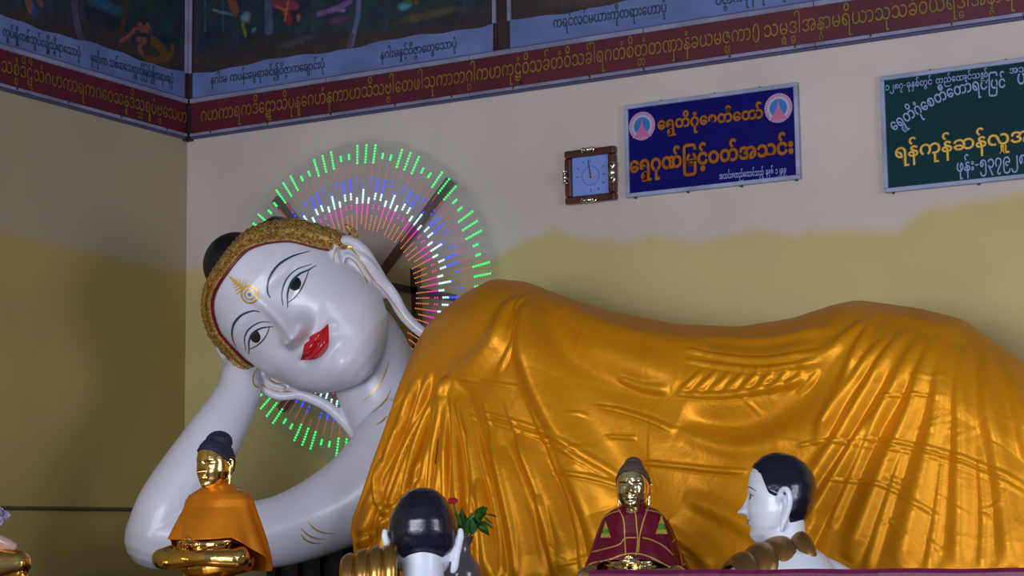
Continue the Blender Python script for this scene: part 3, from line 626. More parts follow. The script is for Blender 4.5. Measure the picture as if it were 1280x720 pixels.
# decals: ribbons and patches laid on a surface by casting rays along the local depth axis
class Decal:
    def __init__(s, tree, fr, parent, lift=.0022, dirl=(0, 1, 0), start=-260): s.t = tree; s.f = fr; s.p = parent; s.l = lift; s.st = start
    def hit(s, x, z):
        a = s.f((x, s.st, z)); d = s.f((x, s.st+1, z))-a; d /= np.linalg.norm(d)
        h = s.t.ray_cast(Vector(a), Vector(d))
        if h[0] is None: return None
        if s.my is not None and ((np.array(h[0])-s.f.o)@s.f.A[1])/s.f.s > s.my: return None
        return np.array(h[0])-d*s.l
    my = None
    def ribbon(s, name, pts, wid, mt, n=40, sub=3, label=None):
        wid = [w_*1.45 for w_ in wid] if name.startswith('eye') else wid
        P = catmull([(a, b_, 0) for a, b_ in pts], n)[:, :2]; Wd = np.interp(np.linspace(0, 1, n), np.linspace(0, 1, len(wid)), wid)
        T = np.gradient(P, axis=0); T /= np.linalg.norm(T, axis=1)[:, None]; Nn = np.c_[-T[:, 1], T[:, 0]]
        V = []; ok = []; 
        for p, nn, w_ in zip(P, Nn, Wd):
            for k in range(sub+1):
                q = p+nn*w_*(k/sub-.5); h = s.hit(*q); ok.append(h is not None); V.append(h if h is not None else np.zeros(3))
        return s.mk(name, V, ok, n, sub, mt, label)
    def fill(s, name, top, bot, mt, n=40, sub=14, label=None, depth=None):
        A = catmull([(a, b_, 0) for a, b_ in top], n)[:, :2]; B = catmull([(a, b_, 0) for a, b_ in bot], n)[:, :2]; V = []; ok = []
        for a, b_ in zip(A, B):
            for k in range(sub+1):
                q = a+(b_-a)*k/sub; h = s.hit(*q); ok.append(h is not None); V.append(h if h is not None else np.zeros(3))
        return s.mk(name, V, ok, n, sub, mt, label)
    def mk(s, name, V, ok, n, sub, mt, label):
        Fc = []
        for i in range(n-1):
            for k in range(sub):
                f = (i*(sub+1)+k, (i+1)*(sub+1)+k, (i+1)*(sub+1)+k+1, i*(sub+1)+k+1)
                if all(ok[q] for q in f): Fc.append(f)
        used = sorted({q for f in Fc for q in f}); mp = {q: i for i, q in enumerate(used)}
        if not Fc: return None
        o = mesh(name, [V[q] for q in used], [tuple(mp[q] for q in f) for f in Fc], mt); adopt(o, s.p)
        if label: o['label'] = label
        return o
# ------------------------------------------------------------------ reclining statue
HD = 10.15                       # depth of the head along the view axis
U = HD/F
a11 = R(11)
HROT = R(52); Ex0 = CR*math.cos(HROT)+CU*math.sin(HROT); Ez = -CR*math.sin(HROT)+CU*math.cos(HROT); Ey0 = CW
Ey = Ey0*math.cos(a11)+Ex0*math.sin(a11); Ex = Ex0*math.cos(a11)-Ey0*math.sin(a11)
HO = PD(363, 376, HD)
HF = Frame(HO, U, Ex, Ey, Ez)
st = thing('reclining_statue', PY(640, 715, -1.0), 'huge white reclining Buddha with red lips, head on hand, under an orange robe', 'statue')
mb = MB(); V, Fc = head_grid(190, 220, 1.0); V[:, 2] = np.where(V[:, 2] > 82, 82+(V[:, 2]-82)*.2, V[:, 2]); mb.add(HF(V), Fc)
# ears: right one in the picture (upper) and left one (lower)
up_ear = [([(84, -30, -20), (90, -24, -8), (99, -14, -5), (108, -5, -14), (108, 2, -34), (99, 8, -56), (88, 16, -78)], [5, 6.5, 7, 7, 7, 7, 7], 1.2),
          ([(85, -20, -18), (91, -12, -28), (92, -6, -44), (86, 4, -64), (82, 18, -90)], [11, 14, 15, 14, 10], .40),
          ([(89, -25, -25), (95, -20, -23), (96, -16, -34), (90, -10, -50), (84, -4, -64)], [3, 3.5, 3.5, 3.5, 3], 1.2),
          ([(88, 16, -72), (82, 18, -96), (72, 18, -120), (69, 14, -146), (72, 12, -190)], [9, 8.5, 8, 7.5, 7.5], .8)]
lo_ear = [([(90, 0, -14), (99, 5, -14), (110, 10, -22), (115, 12, -40), (110, 12, -60), (97, 12, -75)], [5, 6, 6.5, 7, 6.5, 6], 1.2),
          ([(90, 10, -22), (100, 16, -34), (101, 19, -48), (96, 20, -62), (88, 18, -78)], [10, 13, 13, 11, 8], .40),
          ([(94, 5, -28), (103, 9, -32), (104, 10, -44), (98, 10, -58)], [3, 3.5, 3.5, 3], 1.2),
          ([(96, 13, -72), (88, 12, -90), (81, 8, -118), (82, 2, -148), (87, -4, -174)], [8, 7.5, 7.5, 7.5, 7], .8)]
ear_shapes(mb, HF, up_ear, 1); ear_shapes(mb, HF, lo_ear, -1)
def tube(pts, rad, n=30, seg=64): V, Fc = sweep(pts, rad, n=n, seg=seg, up=(.3, 1, .2)); mb.add(V, Fc)
# neck
tube([HF((0, 34, -20)), HF((2, 38, -95)), PD(490, 512, HD+.14), PD(535, 560, HD+.06)], [.25, .225, .25, .33])
# shoulder, chest and the propping arm
tube([PD(508, 545, HD+.0), PD(485, 590, HD-.05), PD(425, 633, HD-.12), PD(340, 666, HD-.18), PD(235, 668, HD-.22), PD(200, 668, HD-.22)], [.24, .26, .215, .178, .168, .165], n=44)
tube([PD(545, 520, HD+.05), PD(535, 580, HD+.05), PD(525, 620, HD+.05)], [.26, .29, .25])
tube([PD(196, 672, HD-.22), PD(212, 630, HD-.20), PD(262, 555, HD-.10), PD(296, 495, HD+.05), PD(303, 468, HD+.12)], [.165, .160, .150, .118, .108], n=40)
# hand behind the head: palm and fingers
tube([PD(301, 480, HD+.12), PD(306, 450, HD+.22), PD(330, 415, HD+.36)], [.105, .105, .11], n=16)
for i, (q0, q1, q2, r_) in enumerate((((293, 455), (278, 436), (275, 400), .034), ((300, 440), (290, 410), (290, 360), .038), ((310, 430), (305, 400), (312, 350), .040), ((325, 425), (325, 395), (338, 350), .036))):
    tube([PD(*q0, HD+.18+.04*i), PD(*q1, HD+.24+.06*i), PD(*q2, HD+.42+.05*i)], [r_, r_, r_*.8], n=14, seg=12)
tube([PD(320, 470, HD+.20), PD(345, 450, HD+.30), PD(365, 430, HD+.36)], [.045, .042, .034], n=14, seg=12)
# torso, hips and legs (they carry the robe)
tube([PD(560, 560, HD+.1), PY(640, 540, -.84), PY(800, 560, -.84), PY(960, 570, -.84), PY(1110, 540, -.84), PY(1300, 590, -.84), PY(1400, 620, -.84)], [.26, .34, .27, .26, .34, .28, .22], n=60)
body = remesh('body', mb, .0070, 6, M['skin'], st)
tree = bvh(body)
D = Decal(tree, HF, st)
for s_ in (1, -1):
    m1 = lambda pts: [(s_*a, b_) for a, b_ in pts]
    D.ribbon('eyebrow', m1([(11, 14), (15, 21), (28, 29), (46, 31), (63, 25), (78, 13)]), [.8, 1.6, 2.0, 1.9, 1.3, .4], M['liner'], 60, 2)
    # eye: white almond, iris, lids
    topl = [(19, -6), (28, 1), (41, 5.5), (53, 4), (62, -1)]; botl = [(19, -6), (29, -8.5), (41, -8.5), (52, -5.5), (62, -1)]
    D.l = .0012; D.fill('eye_white', m1(topl), m1(botl), M['eyewhite'], 40, 12)
    D.l = .0024; n = 30
    tl_, bl_ = catmull([(a, b_, 0) for a, b_ in topl], 60), catmull([(a, b_, 0) for a, b_ in botl], 60); xi = np.linspace(-7.8, 7.8, 13)
    tp_ = [(41.5+q, min(1.2+math.sqrt(61-q*q), float(np.interp(41.5+q, tl_[:, 0], tl_[:, 1])))) for q in xi]; bt_ = [(41.5+q, max(1.2-math.sqrt(61-q*q), float(np.interp(41.5+q, bl_[:, 0], bl_[:, 1])))) for q in xi]
    D.fill('iris', m1(tp_), m1(bt_), M['iris'], 30, 10)
    D.l = .0034
    D.ribbon('eyelid_line', m1([(15, -10), (19, -6), (28, 1.4), (41, 6), (53, 4.4), (63, -1), (71, -4)]), [.6, 1.2, 1.6, 2.0, 1.7, 1.3, .4], M['liner'], 60, 2)
    D.ribbon('eyelid_line', m1([(19, -6), (29, -9), (41, -9), (52, -6), (63, -1)]), [.7, .9, 1.1, .9, .5], M['liner'], 50, 2)
    D.ribbon('eyelid_crease', m1([(13, -4), (22, 6), (38, 12.5), (54, 11), (69, 1)]), [.5, 1.0, 1.2, 1.0, .4], M['liner'], 50, 2)
D.l = .0022
lzt = [(-29, -60), (-19, -58.5), (-9, -54), (-4, -53), (0, -55), (4, -53), (9, -54), (19, -58.5), (29, -60)]
lzm = [(-29, -60), (-18, -64), (-8, -65.5), (0, -66), (8, -65.5), (18, -64), (29, -60)]
lzb = [(-29, -60), (-19, -70), (-9, -77), (0, -78.5), (9, -77), (19, -70), (29, -60)]
D.fill('upper_lip', lzt, lzm, M['lip'], 60, 8); D.fill('lower_lip', lzm, lzb, M['lip'], 60, 8)
D.l = .0035; D.ribbon('lip_line', lzm, [.3, 1.2, 1.4, 1.2, .3], M['lipdark'], 50, 2)
# urna: rings and flame
D.l = .003
def ring(r_, w_, mt, nm, cx=-1, cz=36): D.ribbon(nm, [(cx+r_*math.cos(q), cz+r_*math.sin(q)) for q in np.linspace(0, 6.283, 24)], [w_]*24, mt, 48, 2)
ring(10.5, 2.2, M['goldline'], 'urna_ring'); ring(6.2, 1.6, M['goldline'], 'urna_ring')
D.fill('urna_dot', [(-3.6, 36), (-1, 38.6), (1.6, 36)], [(-3.6, 36), (-1, 33.4), (1.6, 36)], M['softgrey'], 14, 5)
for k, (hw_, z_) in enumerate(((11, 48), (9, 51.5), (7, 55), (5, 58.5), (3, 62), (1.6, 66))):
    D.ribbon('urna_flame', [(-1-hw_, z_+1.5), (-1, z_-1), (-1+hw_, z_+1.5)], [.6, 2.4, .6], M['goldline'], 16, 2)
D.ribbon('urna_flame', [(-1, 47), (-1, 62), (-1, 73)], [4, 2.5, .6], M['goldline'], 16, 2)
# gold lines in the ears
D.l = .0035
D.my = 34
D.ribbon('ear_line', [(84, -16), (90, -11), (98, -10), (103, -17), (102, -34), (94, -53), (84, -74)], [.8, 1.1, 1.2, 1.2, 1.2, 1.1, .8], M['goldline'], 60, 2)
D.ribbon('ear_line', [(87, -28), (94, -26), (95, -36), (89, -50), (83, -64)], [.8, 1.1, 1.2, 1.0, .8], M['goldline'], 40, 2)
D.ribbon('ear_line', [(85, -74), (78, -98), (71, -122), (68, -144)], [.8, 1.2, 1.2, 1], M['goldline'], 40, 2)
D.ribbon('ear_line', [(-94, -18), (-102, -21), (-109, -30), (-109, -44), (-104, -58), (-94, -70)], [.8, 1.1, 1.3, 1.3, 1.2, .8], M['goldline'], 60, 2)
D.ribbon('ear_line', [(-96, -34), (-100, -38), (-99, -48), (-92, -58)], [.8, 1.2, 1.2, .8], M['goldline'], 40, 2)
D.my = None
# neck and arm creases, laid from the picture side
CF = Frame(PD(640, 360, 1.0), 1.0, CR/F, CW, CU/F)
class PixDecal(Decal):
    def hit(s, x, z):
        d = Rr(x, -z); d = d/np.linalg.norm(d); h = s.t.ray_cast(Vector(CP), Vector(d))
        return None if h[0] is None else np.array(h[0])-d*s.l
DP = PixDecal(tree, HF, st, .003)
for pts in ([(486, 453), (478, 474), (466, 490), (452, 503)], [(489, 486), (482, 500), (472, 510), (464, 516)], [(484, 520), (478, 526), (470, 531)],
            [(384, 651), (392, 660), (405, 666), (420, 667)], [(376, 660), (384, 668), (395, 673), (409, 674)], [(376, 668), (382, 675), (392, 679), (404, 679)]):
    DP.ribbon('gold_crease', [(a, -b_) for a, b_ in pts], [.5, 1.7, 2.0, 1.2, .5], M['goldline'], 30, 2)
# hair cap and top knot
hz = lambda a: float(np.interp(a, [0, .5, .9, 1.2, 1.45, 1.7, 2.2, 3.2], [84, 80, 62, 36, -8, -28, -60, -80]))
cap_grid(HF, hz, 3, mt=M['hair'], parent=st, squash=.2)
V, Fc = ellipsoid((-16, 34, 88), (41, 41, 39), n=30, m_=40); o = mesh('hair_bun', HF(V), Fc, M['hair']); adopt(o, st)
# glitter band
azs = [-94, -80, -68, -56, -44, -30, -15, 0, 15, 30, 44, 56, 68, 80, 88]
zin = [-16, -8, 14, 46, 62, 71, 75, 76, 76, 73, 61, 41, 8, -12, -18]
ni = 150; ai = np.interp(np.linspace(0, 1, ni), np.linspace(0, 1, 15), azs); zi = catmull([(i, z*1e-3, 0) for i, z in enumerate(zin)], ni)[:, 1]*1e3
inner = head_pt(np.radians(ai), zi, 2, 0)
wtab = [13, 18, 20, 20, 19, 18, 18, 18, 19, 21, 23, 24, 24, 19, 12]; wd = np.interp(np.linspace(0, 1, ni), np.linspace(0, 1, 15), wtab)
ctr = np.array([0, 0, -10.]); dirv = inner*[1, 0, 1]-ctr*[1, 0, 1]; dirv[:, 0] *= 1.15; dirv /= np.linalg.norm(dirv, axis=1)[:, None]
prof = [(0, 5), (0, -4), (.12, -9), (.3, -7), (.36, -5.5), (.42, -9), (.62, -9), (.8, -6), (.93, -2), (1.0, 4), (.96, 12), (.5, 14)]
V = []; Fc = []
for i in range(ni):
    sq = 1+.05*math.sin(i*1.9)
    back = np.array([0, 1.0, 0])
    for q, dy in prof: V.append(inner[i]+dirv[i]*wd[i]*q*(sq if q > .9 else 1)+back*(dy+q*16))
k_ = len(prof)
for i in range(ni-1):
    for j in range(k_): Fc.append((i*k_+j, i*k_+(j+1) % k_, (i+1)*k_+(j+1) % k_, (i+1)*k_+j))
Fc.append(tuple(range(k_))[::-1]); Fc.append(tuple((ni-1)*k_+j for j in range(k_)))
o = mesh('headband', HF(V), Fc, M['glitter'], None, False); adopt(o, st); o['label'] = 'gold glitter headband around the face'
for s_, e_ in ((1, -1), (-1, 0)):      # flared curl at each end
    p = inner[e_]; q = p+dirv[e_]*14; out = np.array([s_*1.0, 0, .25])
    V, Fc = sweep([p+[0, -2, -4], (p+q)/2+[s_*4, 0, 0], q+out*10+[0, 6, 6], q+out*13+[0, 8, 18]], [5, 10, 6, 1.5], .7, up=(0, 1, 0), n=18, seg=10)
    o = mesh('headband_tip', HF(V), Fc, M['glitter'], None, False); adopt(o, st)
nb = 70; V = []; Fc = []
edge_in = inner[8:-8]; 
V, Fc = sweep(edge_in[::3]+[0, -1, -1.5], [2.0]*len(edge_in[::3]), n=80, seg=6); o = mesh('band_lining', HF(V), Fc, M['lipdark']); adopt(o, st)
# ------------------------------------------------------------------ the robe: one sheet over shoulder, waist and hip
YR = -.82
top = [(520, 436), (534, 410), (560, 388), (592, 366), (626, 351), (660, 355), (700, 371), (760, 390), (850, 408), (930, 411), (1000, 400), (1050, 384), (1078, 378), (1100, 381), (1150, 388), (1205, 402), (1232, 424), (1280, 456), (1340, 500), (1420, 540), (1600, 580)]
TP = np.array([PY(a, b_, YR) for a, b_ in top]); xs_t, zs_t = TP[:, 0], TP[:, 2]
hem = [(520, 436), (508, 462), (497, 490), (480, 540), (465, 580), (452, 618), (441, 648), (439, 668), (443, 690), (452, 730)]
HP = np.array([PY(a, b_, -1.28) for a, b_ in hem]); HQ = np.array([PY(a, b_, YR) for a, b_ in hem])
ns, ntt = 620, 330
XA = xs_t[0]; XB = xs_t[-1]
s = np.linspace(0, 1, ns); X0 = XA+(XB-XA)*s
def smooth(v, k): 
    kk = np.ones(k)/k; return np.convolve(np.pad(v, k//2, 'edge'), kk, 'valid')[:len(v)]
zt = smooth(np.interp(X0, xs_t, zs_t), 9)
ZB = 1.44
u = np.linspace(-.42, 1, ntt)            # <0: the part falling behind the ridge
Xg = np.repeat(X0[:, None], ntt, 1); Ug = np.repeat(u[None, :], ns, 0); ZT_ = np.repeat(zt[:, None], ntt, 1)
Dd = np.interp(X0, PYx := [PY(a, 450, -1.2)[0] for a in (520, 640, 780, 900, 1090, 1180, 1300, 1500)], [.34, .50, .44, .40, .50, .50, .42, .35])
Dd = smooth(Dd, 61)[:, None]
Uf = np.maximum(Ug, 0); Ub = np.maximum(-Ug, 0)
thf = np.minimum(Uf/.30, 1)*math.pi/2     # first 30 % of the sheet rolls over the body
Hb = .36
zroll = ZT_-Hb*(1-np.cos(thf)); yroll = YR-Dd*np.sin(thf)
rest = np.maximum(Uf-.30, 0)/.70; Zf = zroll-(ZT_-Hb-ZB)*rest; Yf = yroll-.10*rest+.10*np.sin(rest*math.pi)*0
Zbk = ZT_-.75*(1-np.cos(np.minimum(Ub/.42, 1)*math.pi/2)); Ybk = YR+.42*np.sin(np.minimum(Ub/.42, 1)*math.pi/2)
Zg = np.maximum(np.where(Ug < 0, Zbk, Zf), 1.44); Yg = np.where(Ug < 0, Ybk, Yf)
ky = np.clip((YR-Yg)/(1.28+YR), 0, 1.3)
sh = (1-ky)*np.interp(Zg, HQ[::-1, 2], HQ[::-1, 0])+ky*np.interp(Zg, HP[::-1, 2], HP[::-1, 0])-XA   # how far the hem runs left at this height
sh = np.where(Ug < .0, 0, sh)
Xg = Xg+sh*np.exp(-(Xg-XA)/.45)*np.clip(1-(Xg-XA)/2.0, 0, 1)
# folds: polylines in picture position of the sheet, (points, width m, height m, shape)
def wl(p): q = PY(p[0], p[1], -1.25); return (q[0], q[2])
folds = []
def fold(pts, w_, h_, taper=(.15, .15), asym=0.0): folds.append((pts, w_, h_, taper, asym))
# fan below the shoulder
fold([(556, 470), (520, 545), (492, 620), (478, 690)], .045, .045, (.1, .0)); fold([(556, 470), (538, 560), (520, 650), (512, 720)], .040, .045, (.1, 0))
fold([(556, 472), (556, 560), (548, 650), (545, 720)], .038, .040, (.1, 0)); fold([(558, 470), (578, 560), (584, 650), (590, 720)], .042, .040, (.1, 0))
fold([(562, 470), (602, 560), (622, 650), (640, 720)], .045, .034, (.15, 0)); fold([(625, 540), (648, 620), (672, 720)], .05, .034, (.2, 0))
fold([(510, 470), (485, 560), (455, 660)], .035, .038, (.15, 0)); fold([(530, 460), (505, 540), (475, 620), (455, 680)], .028, .032, (.15, 0))
fold([(500, 520), (470, 600), (450, 650)], .022, .024); fold([(474, 560), (472, 620), (484, 642), (506, 625), (530, 570)], .018, .030, (.1, .1))
fold([(446, 683), (470, 668), (500, 640), (530, 600)], .022, .030, (.1, .2)); fold([(520, 655), (560, 640), (600, 650)], .03, .02)
fold([(640, 560), (668, 640), (690, 720)], .05, .030); fold([(660, 545), (700, 630), (735, 720)], .06, .035); fold([(700, 560), (745, 640), (770, 710)], .05, .028)
fold([(690, 620), (700, 670), (720, 715)], .03, .02); fold([(615, 600), (625, 660), (630, 720)], .028, .024); fold([(596, 540), (606, 600), (604, 680)], .022, .02)
for x0, x1, h_ in ((526, 462, .020), (538, 486, .022), (546, 503, .020), (552, 530, .020), (560, 562, .020), (566, 596, .020), (574, 616, .018), (590, 650, .016), (612, 668, .014), (640, 712, .014), (668, 748, .012)):
    fold([(x0, 500), (x0+(x1-x0)*.45, 575), (x0+(x1-x0)*.85, 660), (x1, 720)], .014, h_, (.3, .05))
# shoulder peak and the deep diagonal
fold([(632, 365), (625, 420), (590, 460), (556, 472)], .06, .030, (.1, .1)); fold([(640, 360), (655, 400), (672, 460), (700, 520), (735, 580), (760, 640)], .075, .065, (.12, .2), .6)
fold([(650, 360), (700, 430), (770, 480), (850, 520)], .10, -.040, (.1, .3)); fold([(655, 360), (720, 400), (790, 420), (870, 432)], .05, .028, (.1, .2)); fold([(660, 362), (720, 420), (800, 452), (850, 462)], .07, .026, (.15, .2))
fold([(645, 358), (640, 390), (650, 410), (630, 470)], .012, .010); fold([(680, 440), (740, 540), (790, 600), (830, 660)], .12, -.035)
# crosswise crinkles, left
for dy in (0, 9): fold([(590, 512+dy), (640, 524+dy), (690, 540+dy), (720, 556+dy), (750, 575+dy), (790, 602+dy)], .010, .008, (.1, .2))
fold([(800, 578), (850, 583), (900, 588), (940, 590)], .010, .016); fold([(745, 508), (775, 513), (815, 526), (845, 540)], .011, .014); fold([(770, 470), (800, 482), (835, 488)], .02, .014)
fold([(560, 470), (620, 480), (680, 488)], .008, .006); fold([(760, 545), (800, 548)], .008, .010); fold([(700, 590), (760, 600), (800, 615)], .01, .010)
# waist: scalloped seam and short gathers
for dy in (0, 12): fold([(848, 438+dy), (900, 446+dy), (960, 450+dy), (1030, 440+dy)], .010, .013, (.05, .2))
rs0 = random.Random(2)
for k in range(9):
    x = 862+k*19; fold([(x+12, 462), (x, 478), (x-16, 492)], .014, .007+.006*rs0.random(), (.35, .4))
fold([(840, 492), (900, 494), (960, 486), (1020, 470)], .014, .015); fold([(860, 420), (940, 424), (1040, 410)], .02, .014)
fold([(850, 520), (920, 530), (1000, 500), (1060, 440)], .09, -.03)
fold([(850, 540), (930, 560), (1000, 545)], .05, .018); fold([(860, 620), (930, 650), (1000, 690)], .05, .02); fold([(840, 660), (880, 690), (900, 710)], .03, .015)
# hip: long pleats
hipp = (1085, 384)
for P, w_, h_ in (([(1150, 420), (1128, 480), (1080, 560), (1030, 640), (990, 710)], .035, .045), ([(1130, 410), (1095, 480), (1050, 560), (1010, 620)], .030, .035), ([(1110, 420), (1070, 480), (1030, 540)], .025, .026),
                  ([(1165, 420), (1150, 500), (1115, 590), (1075, 700)], .040, .045), ([(1180, 425), (1178, 520), (1160, 620), (1140, 715)], .045, .04), ([(1196, 425), (1205, 520), (1210, 620), (1212, 715)], .035, .04),
                  ([(1210, 420), (1236, 500), (1258, 600), (1275, 710)], .04, .045), ([(1225, 430), (1262, 500), (1300, 580)], .035, .035), ([(1120, 500), (1080, 590), (1050, 660)], .018, .026), ([(1100, 510), (1060, 590), (1025, 650)], .016, .022),
                  ([(1085, 386), (1050, 430), (1000, 462)], .03, .02), ([(1085, 384), (1075, 440), (1050, 500), (1030, 560)], .025, .024), ([(1090, 384), (1140, 400), (1200, 410)], .035, .02), ([(1148, 540), (1120, 640), (1100, 715)], .02, .02),
                  ([(1190, 540), (1184, 640), (1176, 715)], .018, .02), ([(1228, 560), (1238, 640), (1240, 715)], .02, .022), ([(1250, 470), (1290, 540)], .025, .025), ([(1062, 600), (1030, 660), (1005, 712)], .022, .024), ([(1300, 470), (1330, 600), (1340, 720)], .05, .05), ([(1360, 520), (1400, 640), (1410, 720)], .05, .05)):
    fold(P, w_, h_*.62, (.25, .1))
for dy, h_ in ((0, .006), (10, .004)): fold([(1080, 548+dy), (1140, 555+dy), (1200, 570+dy), (1250, 590+dy), (1290, 612+dy)], .009, h_)
fold([(1040, 600), (1110, 606), (1150, 625), (1190, 650)], .009, .006); fold([(1000, 560), (1040, 552), (1085, 556)], .009, .006); fold([(1140, 470), (1190, 474)], .006, .005); fold([(1100, 498), (1150, 495), (1190, 497)], .006, .006)
rs = random.Random(4)
for k in range(34):   # small crumples
    x = rs.uniform(560, 1270); y = rs.uniform(500, 700); a = rs.uniform(-.5, .9); L_ = rs.uniform(10, 34); fold([(x-L_*math.cos(a), y-L_*math.sin(a)), (x, y+rs.uniform(-4, 4)), (x+L_*math.cos(a), y+L_*math.sin(a))], rs.uniform(.006, .012), rs.uniform(.002, .005), (.35, .35))
disp = np.zeros_like(Xg); xf = Xg.ravel(); zf = Zg.ravel(); df = np.zeros_like(xf); front = (Ug.ravel() > .03)
for pts, w_, h_, tp, asym in folds:
    P = np.array([wl(p) for p in pts]); P = catmull(np.c_[P, np.zeros(len(P))], 14)[:, :2]
    sel = np.where(front & (xf > P[:, 0].min()-3*w_) & (xf < P[:, 0].max()+3*w_) & (zf > P[:, 1].min()-3*w_) & (zf < P[:, 1].max()+3*w_))[0]
    if not len(sel): continue
    q = np.c_[xf[sel], zf[sel]]; best = np.full(len(sel), 1e9); bt = np.zeros(len(sel)); sg = np.zeros(len(sel))
    for i in range(len(P)-1):
        a, b_ = P[i], P[i+1]; ab = b_-a; t_ = np.clip(((q-a)@ab)/(ab@ab), 0, 1); dd = q-(a+t_[:, None]*ab); d = np.hypot(dd[:, 0], dd[:, 1])
        m_ = d < best; best[m_] = d[m_]; bt[m_] = (i+t_[m_])/(len(P)-1); sg[m_] = np.sign(ab[0]*dd[m_, 1]-ab[1]*dd[m_, 0])
    env = np.ones(len(sel))
    if tp[0]: env *= np.clip(bt/tp[0], 0, 1)**.8
    if tp[1]: env *= np.clip((1-bt)/tp[1], 0, 1)**.8
    wloc = w_*(.65+.5*bt)*np.where(sg > 0, 1+asym, 1-asym*.3)
    df[sel] += h_*env*(np.exp(-(best/wloc)**2)-.22*np.exp(-((best-1.7*wloc)/wloc)**2))
disp = df.reshape(Xg.shape)
ramp = np.clip(Ug/.12, 0, 1)
disp *= ramp
disp += .006*np.sin(Xg*9+np.sin(Zg*5)*1.5)*np.clip(rest, 0, 1)
dXg = np.gradient(Yg, axis=1); dZg = np.gradient(Zg, axis=1); nn = np.hypot(dXg, dZg)+1e-9
ny, nz_ = np.where(Ug >= 0, dZg/nn, 0), np.where(Ug >= 0, -dXg/nn, 0)   # outward normal of the profile in the YZ plane
Yg = Yg+ny*disp; Zg = Zg+nz_*disp*np.sign(nz_+1e-9)*np.sign(nz_+1e-9)
V = np.stack([Xg, Yg, Zg], -1).reshape(-1, 3)
Fc = [(i*ntt+j, (i+1)*ntt+j, (i+1)*ntt+j+1, i*ntt+j+1) for i in range(ns-1) for j in range(ntt-1)]
rb = mesh('robe', V.tolist(), Fc, M['satin']); adopt(rb, st); rb['label'] = 'orange gold satin robe covering the body'
sm = rb.modifiers.new('thick', 'SOLIDIFY'); sm.thickness = .008; sm.offset = -1
# ------------------------------------------------------------------ dais, step and front things' supports
b = MB(); b.box((.25, -1.62, .002), (8.9, -.02, 1.43)); o = b.build('dais', M['darkwood'], bevel=.01); tag(o, 'dark wooden dais under the reclining statue', 'platform')
b = MB(); b.box((.6, -3.45, .002), (8.6, -1.64, .602)); o = b.build('altar_step', M['pedestal'], bevel=.01); tag(o, 'red brown altar step in front of the dais', 'platform')
t = thing('low_rack', PY(385, 712, -.4), 'dark low wooden rack behind the bent white arm', 'rack')
a0 = PY(330, 700, -.4); a1 = PY(470, 700, -.4)
b = MB(); b.box((a0[0], -.42, 1.60), (a1[0], -.38, 1.635)); b.build('top_rail', M['darkwood'], t)
for k in range(5):
    x = a0[0]+(a1[0]-a0[0])*(k+.5)/5; b = MB(); b.box((x-.02, -.42, 1.437), (x+.02, -.38, 1.60)); b.build('post', M['darkwood'], t)
b = MB(); b.box((a0[0], -.375, 1.437), (a1[0], -.36, 1.60)); b.build('recess_shade', M['screw'], t)  # near-black sheet added for the shade behind the posts
# front rail
t = thing('front_rail', (5.5, -3.6, .0), 'glossy maroon painted rail across the bottom right foreground', 'railing')
zr = PY(1000, 711.5, -3.6)[2]
prof_ = [(-.035, -.05), (-.035, -.012), (-.026, 0), (.026, 0), (.035, -.012), (.035, -.05)]; V = []; Fc = []
xsr = np.linspace(float(PY(742, 715, -3.6)[0]), 8.6, 60)
for i, x in enumerate(xsr):
    for (y, z) in prof_: V.append((x, -3.6+y, zr+z+.0015*math.sin(i*1.3)))
for i in range(59):
    for j in range(6): Fc.append((i*6+j, i*6+(j+1) % 6, (i+1)*6+(j+1) % 6, (i+1)*6+j))
Fc += [tuple(range(6)), tuple(59*6+j for j in range(6))[::-1]]
o = mesh('handrail', V, Fc, M['purple'], None, False); adopt(o, t)
for k in range(5):
    x = xsr[0]+.06+k*1.0; b = MB(); b.box((x-.03, -3.63, .002), (x+.03, -3.57, zr-.05)); b.build('post', M['purple'], t)
def pedestal(c, r_, zt_, label):
    prof = [(r_*.95, 0), (r_*.95, .03), (r_*.75, .06), (r_*.7, (zt_-.606)*.5), (r_*.75, zt_-.606-.07), (r_, zt_-.606-.04), (r_, zt_-.606)]
    V, Fc = lathe((c[0], c[1], .606), prof, 32); o = mesh('pedestal', V, Fc, M['pedestal']); tag(o, label, 'pedestal'); return o
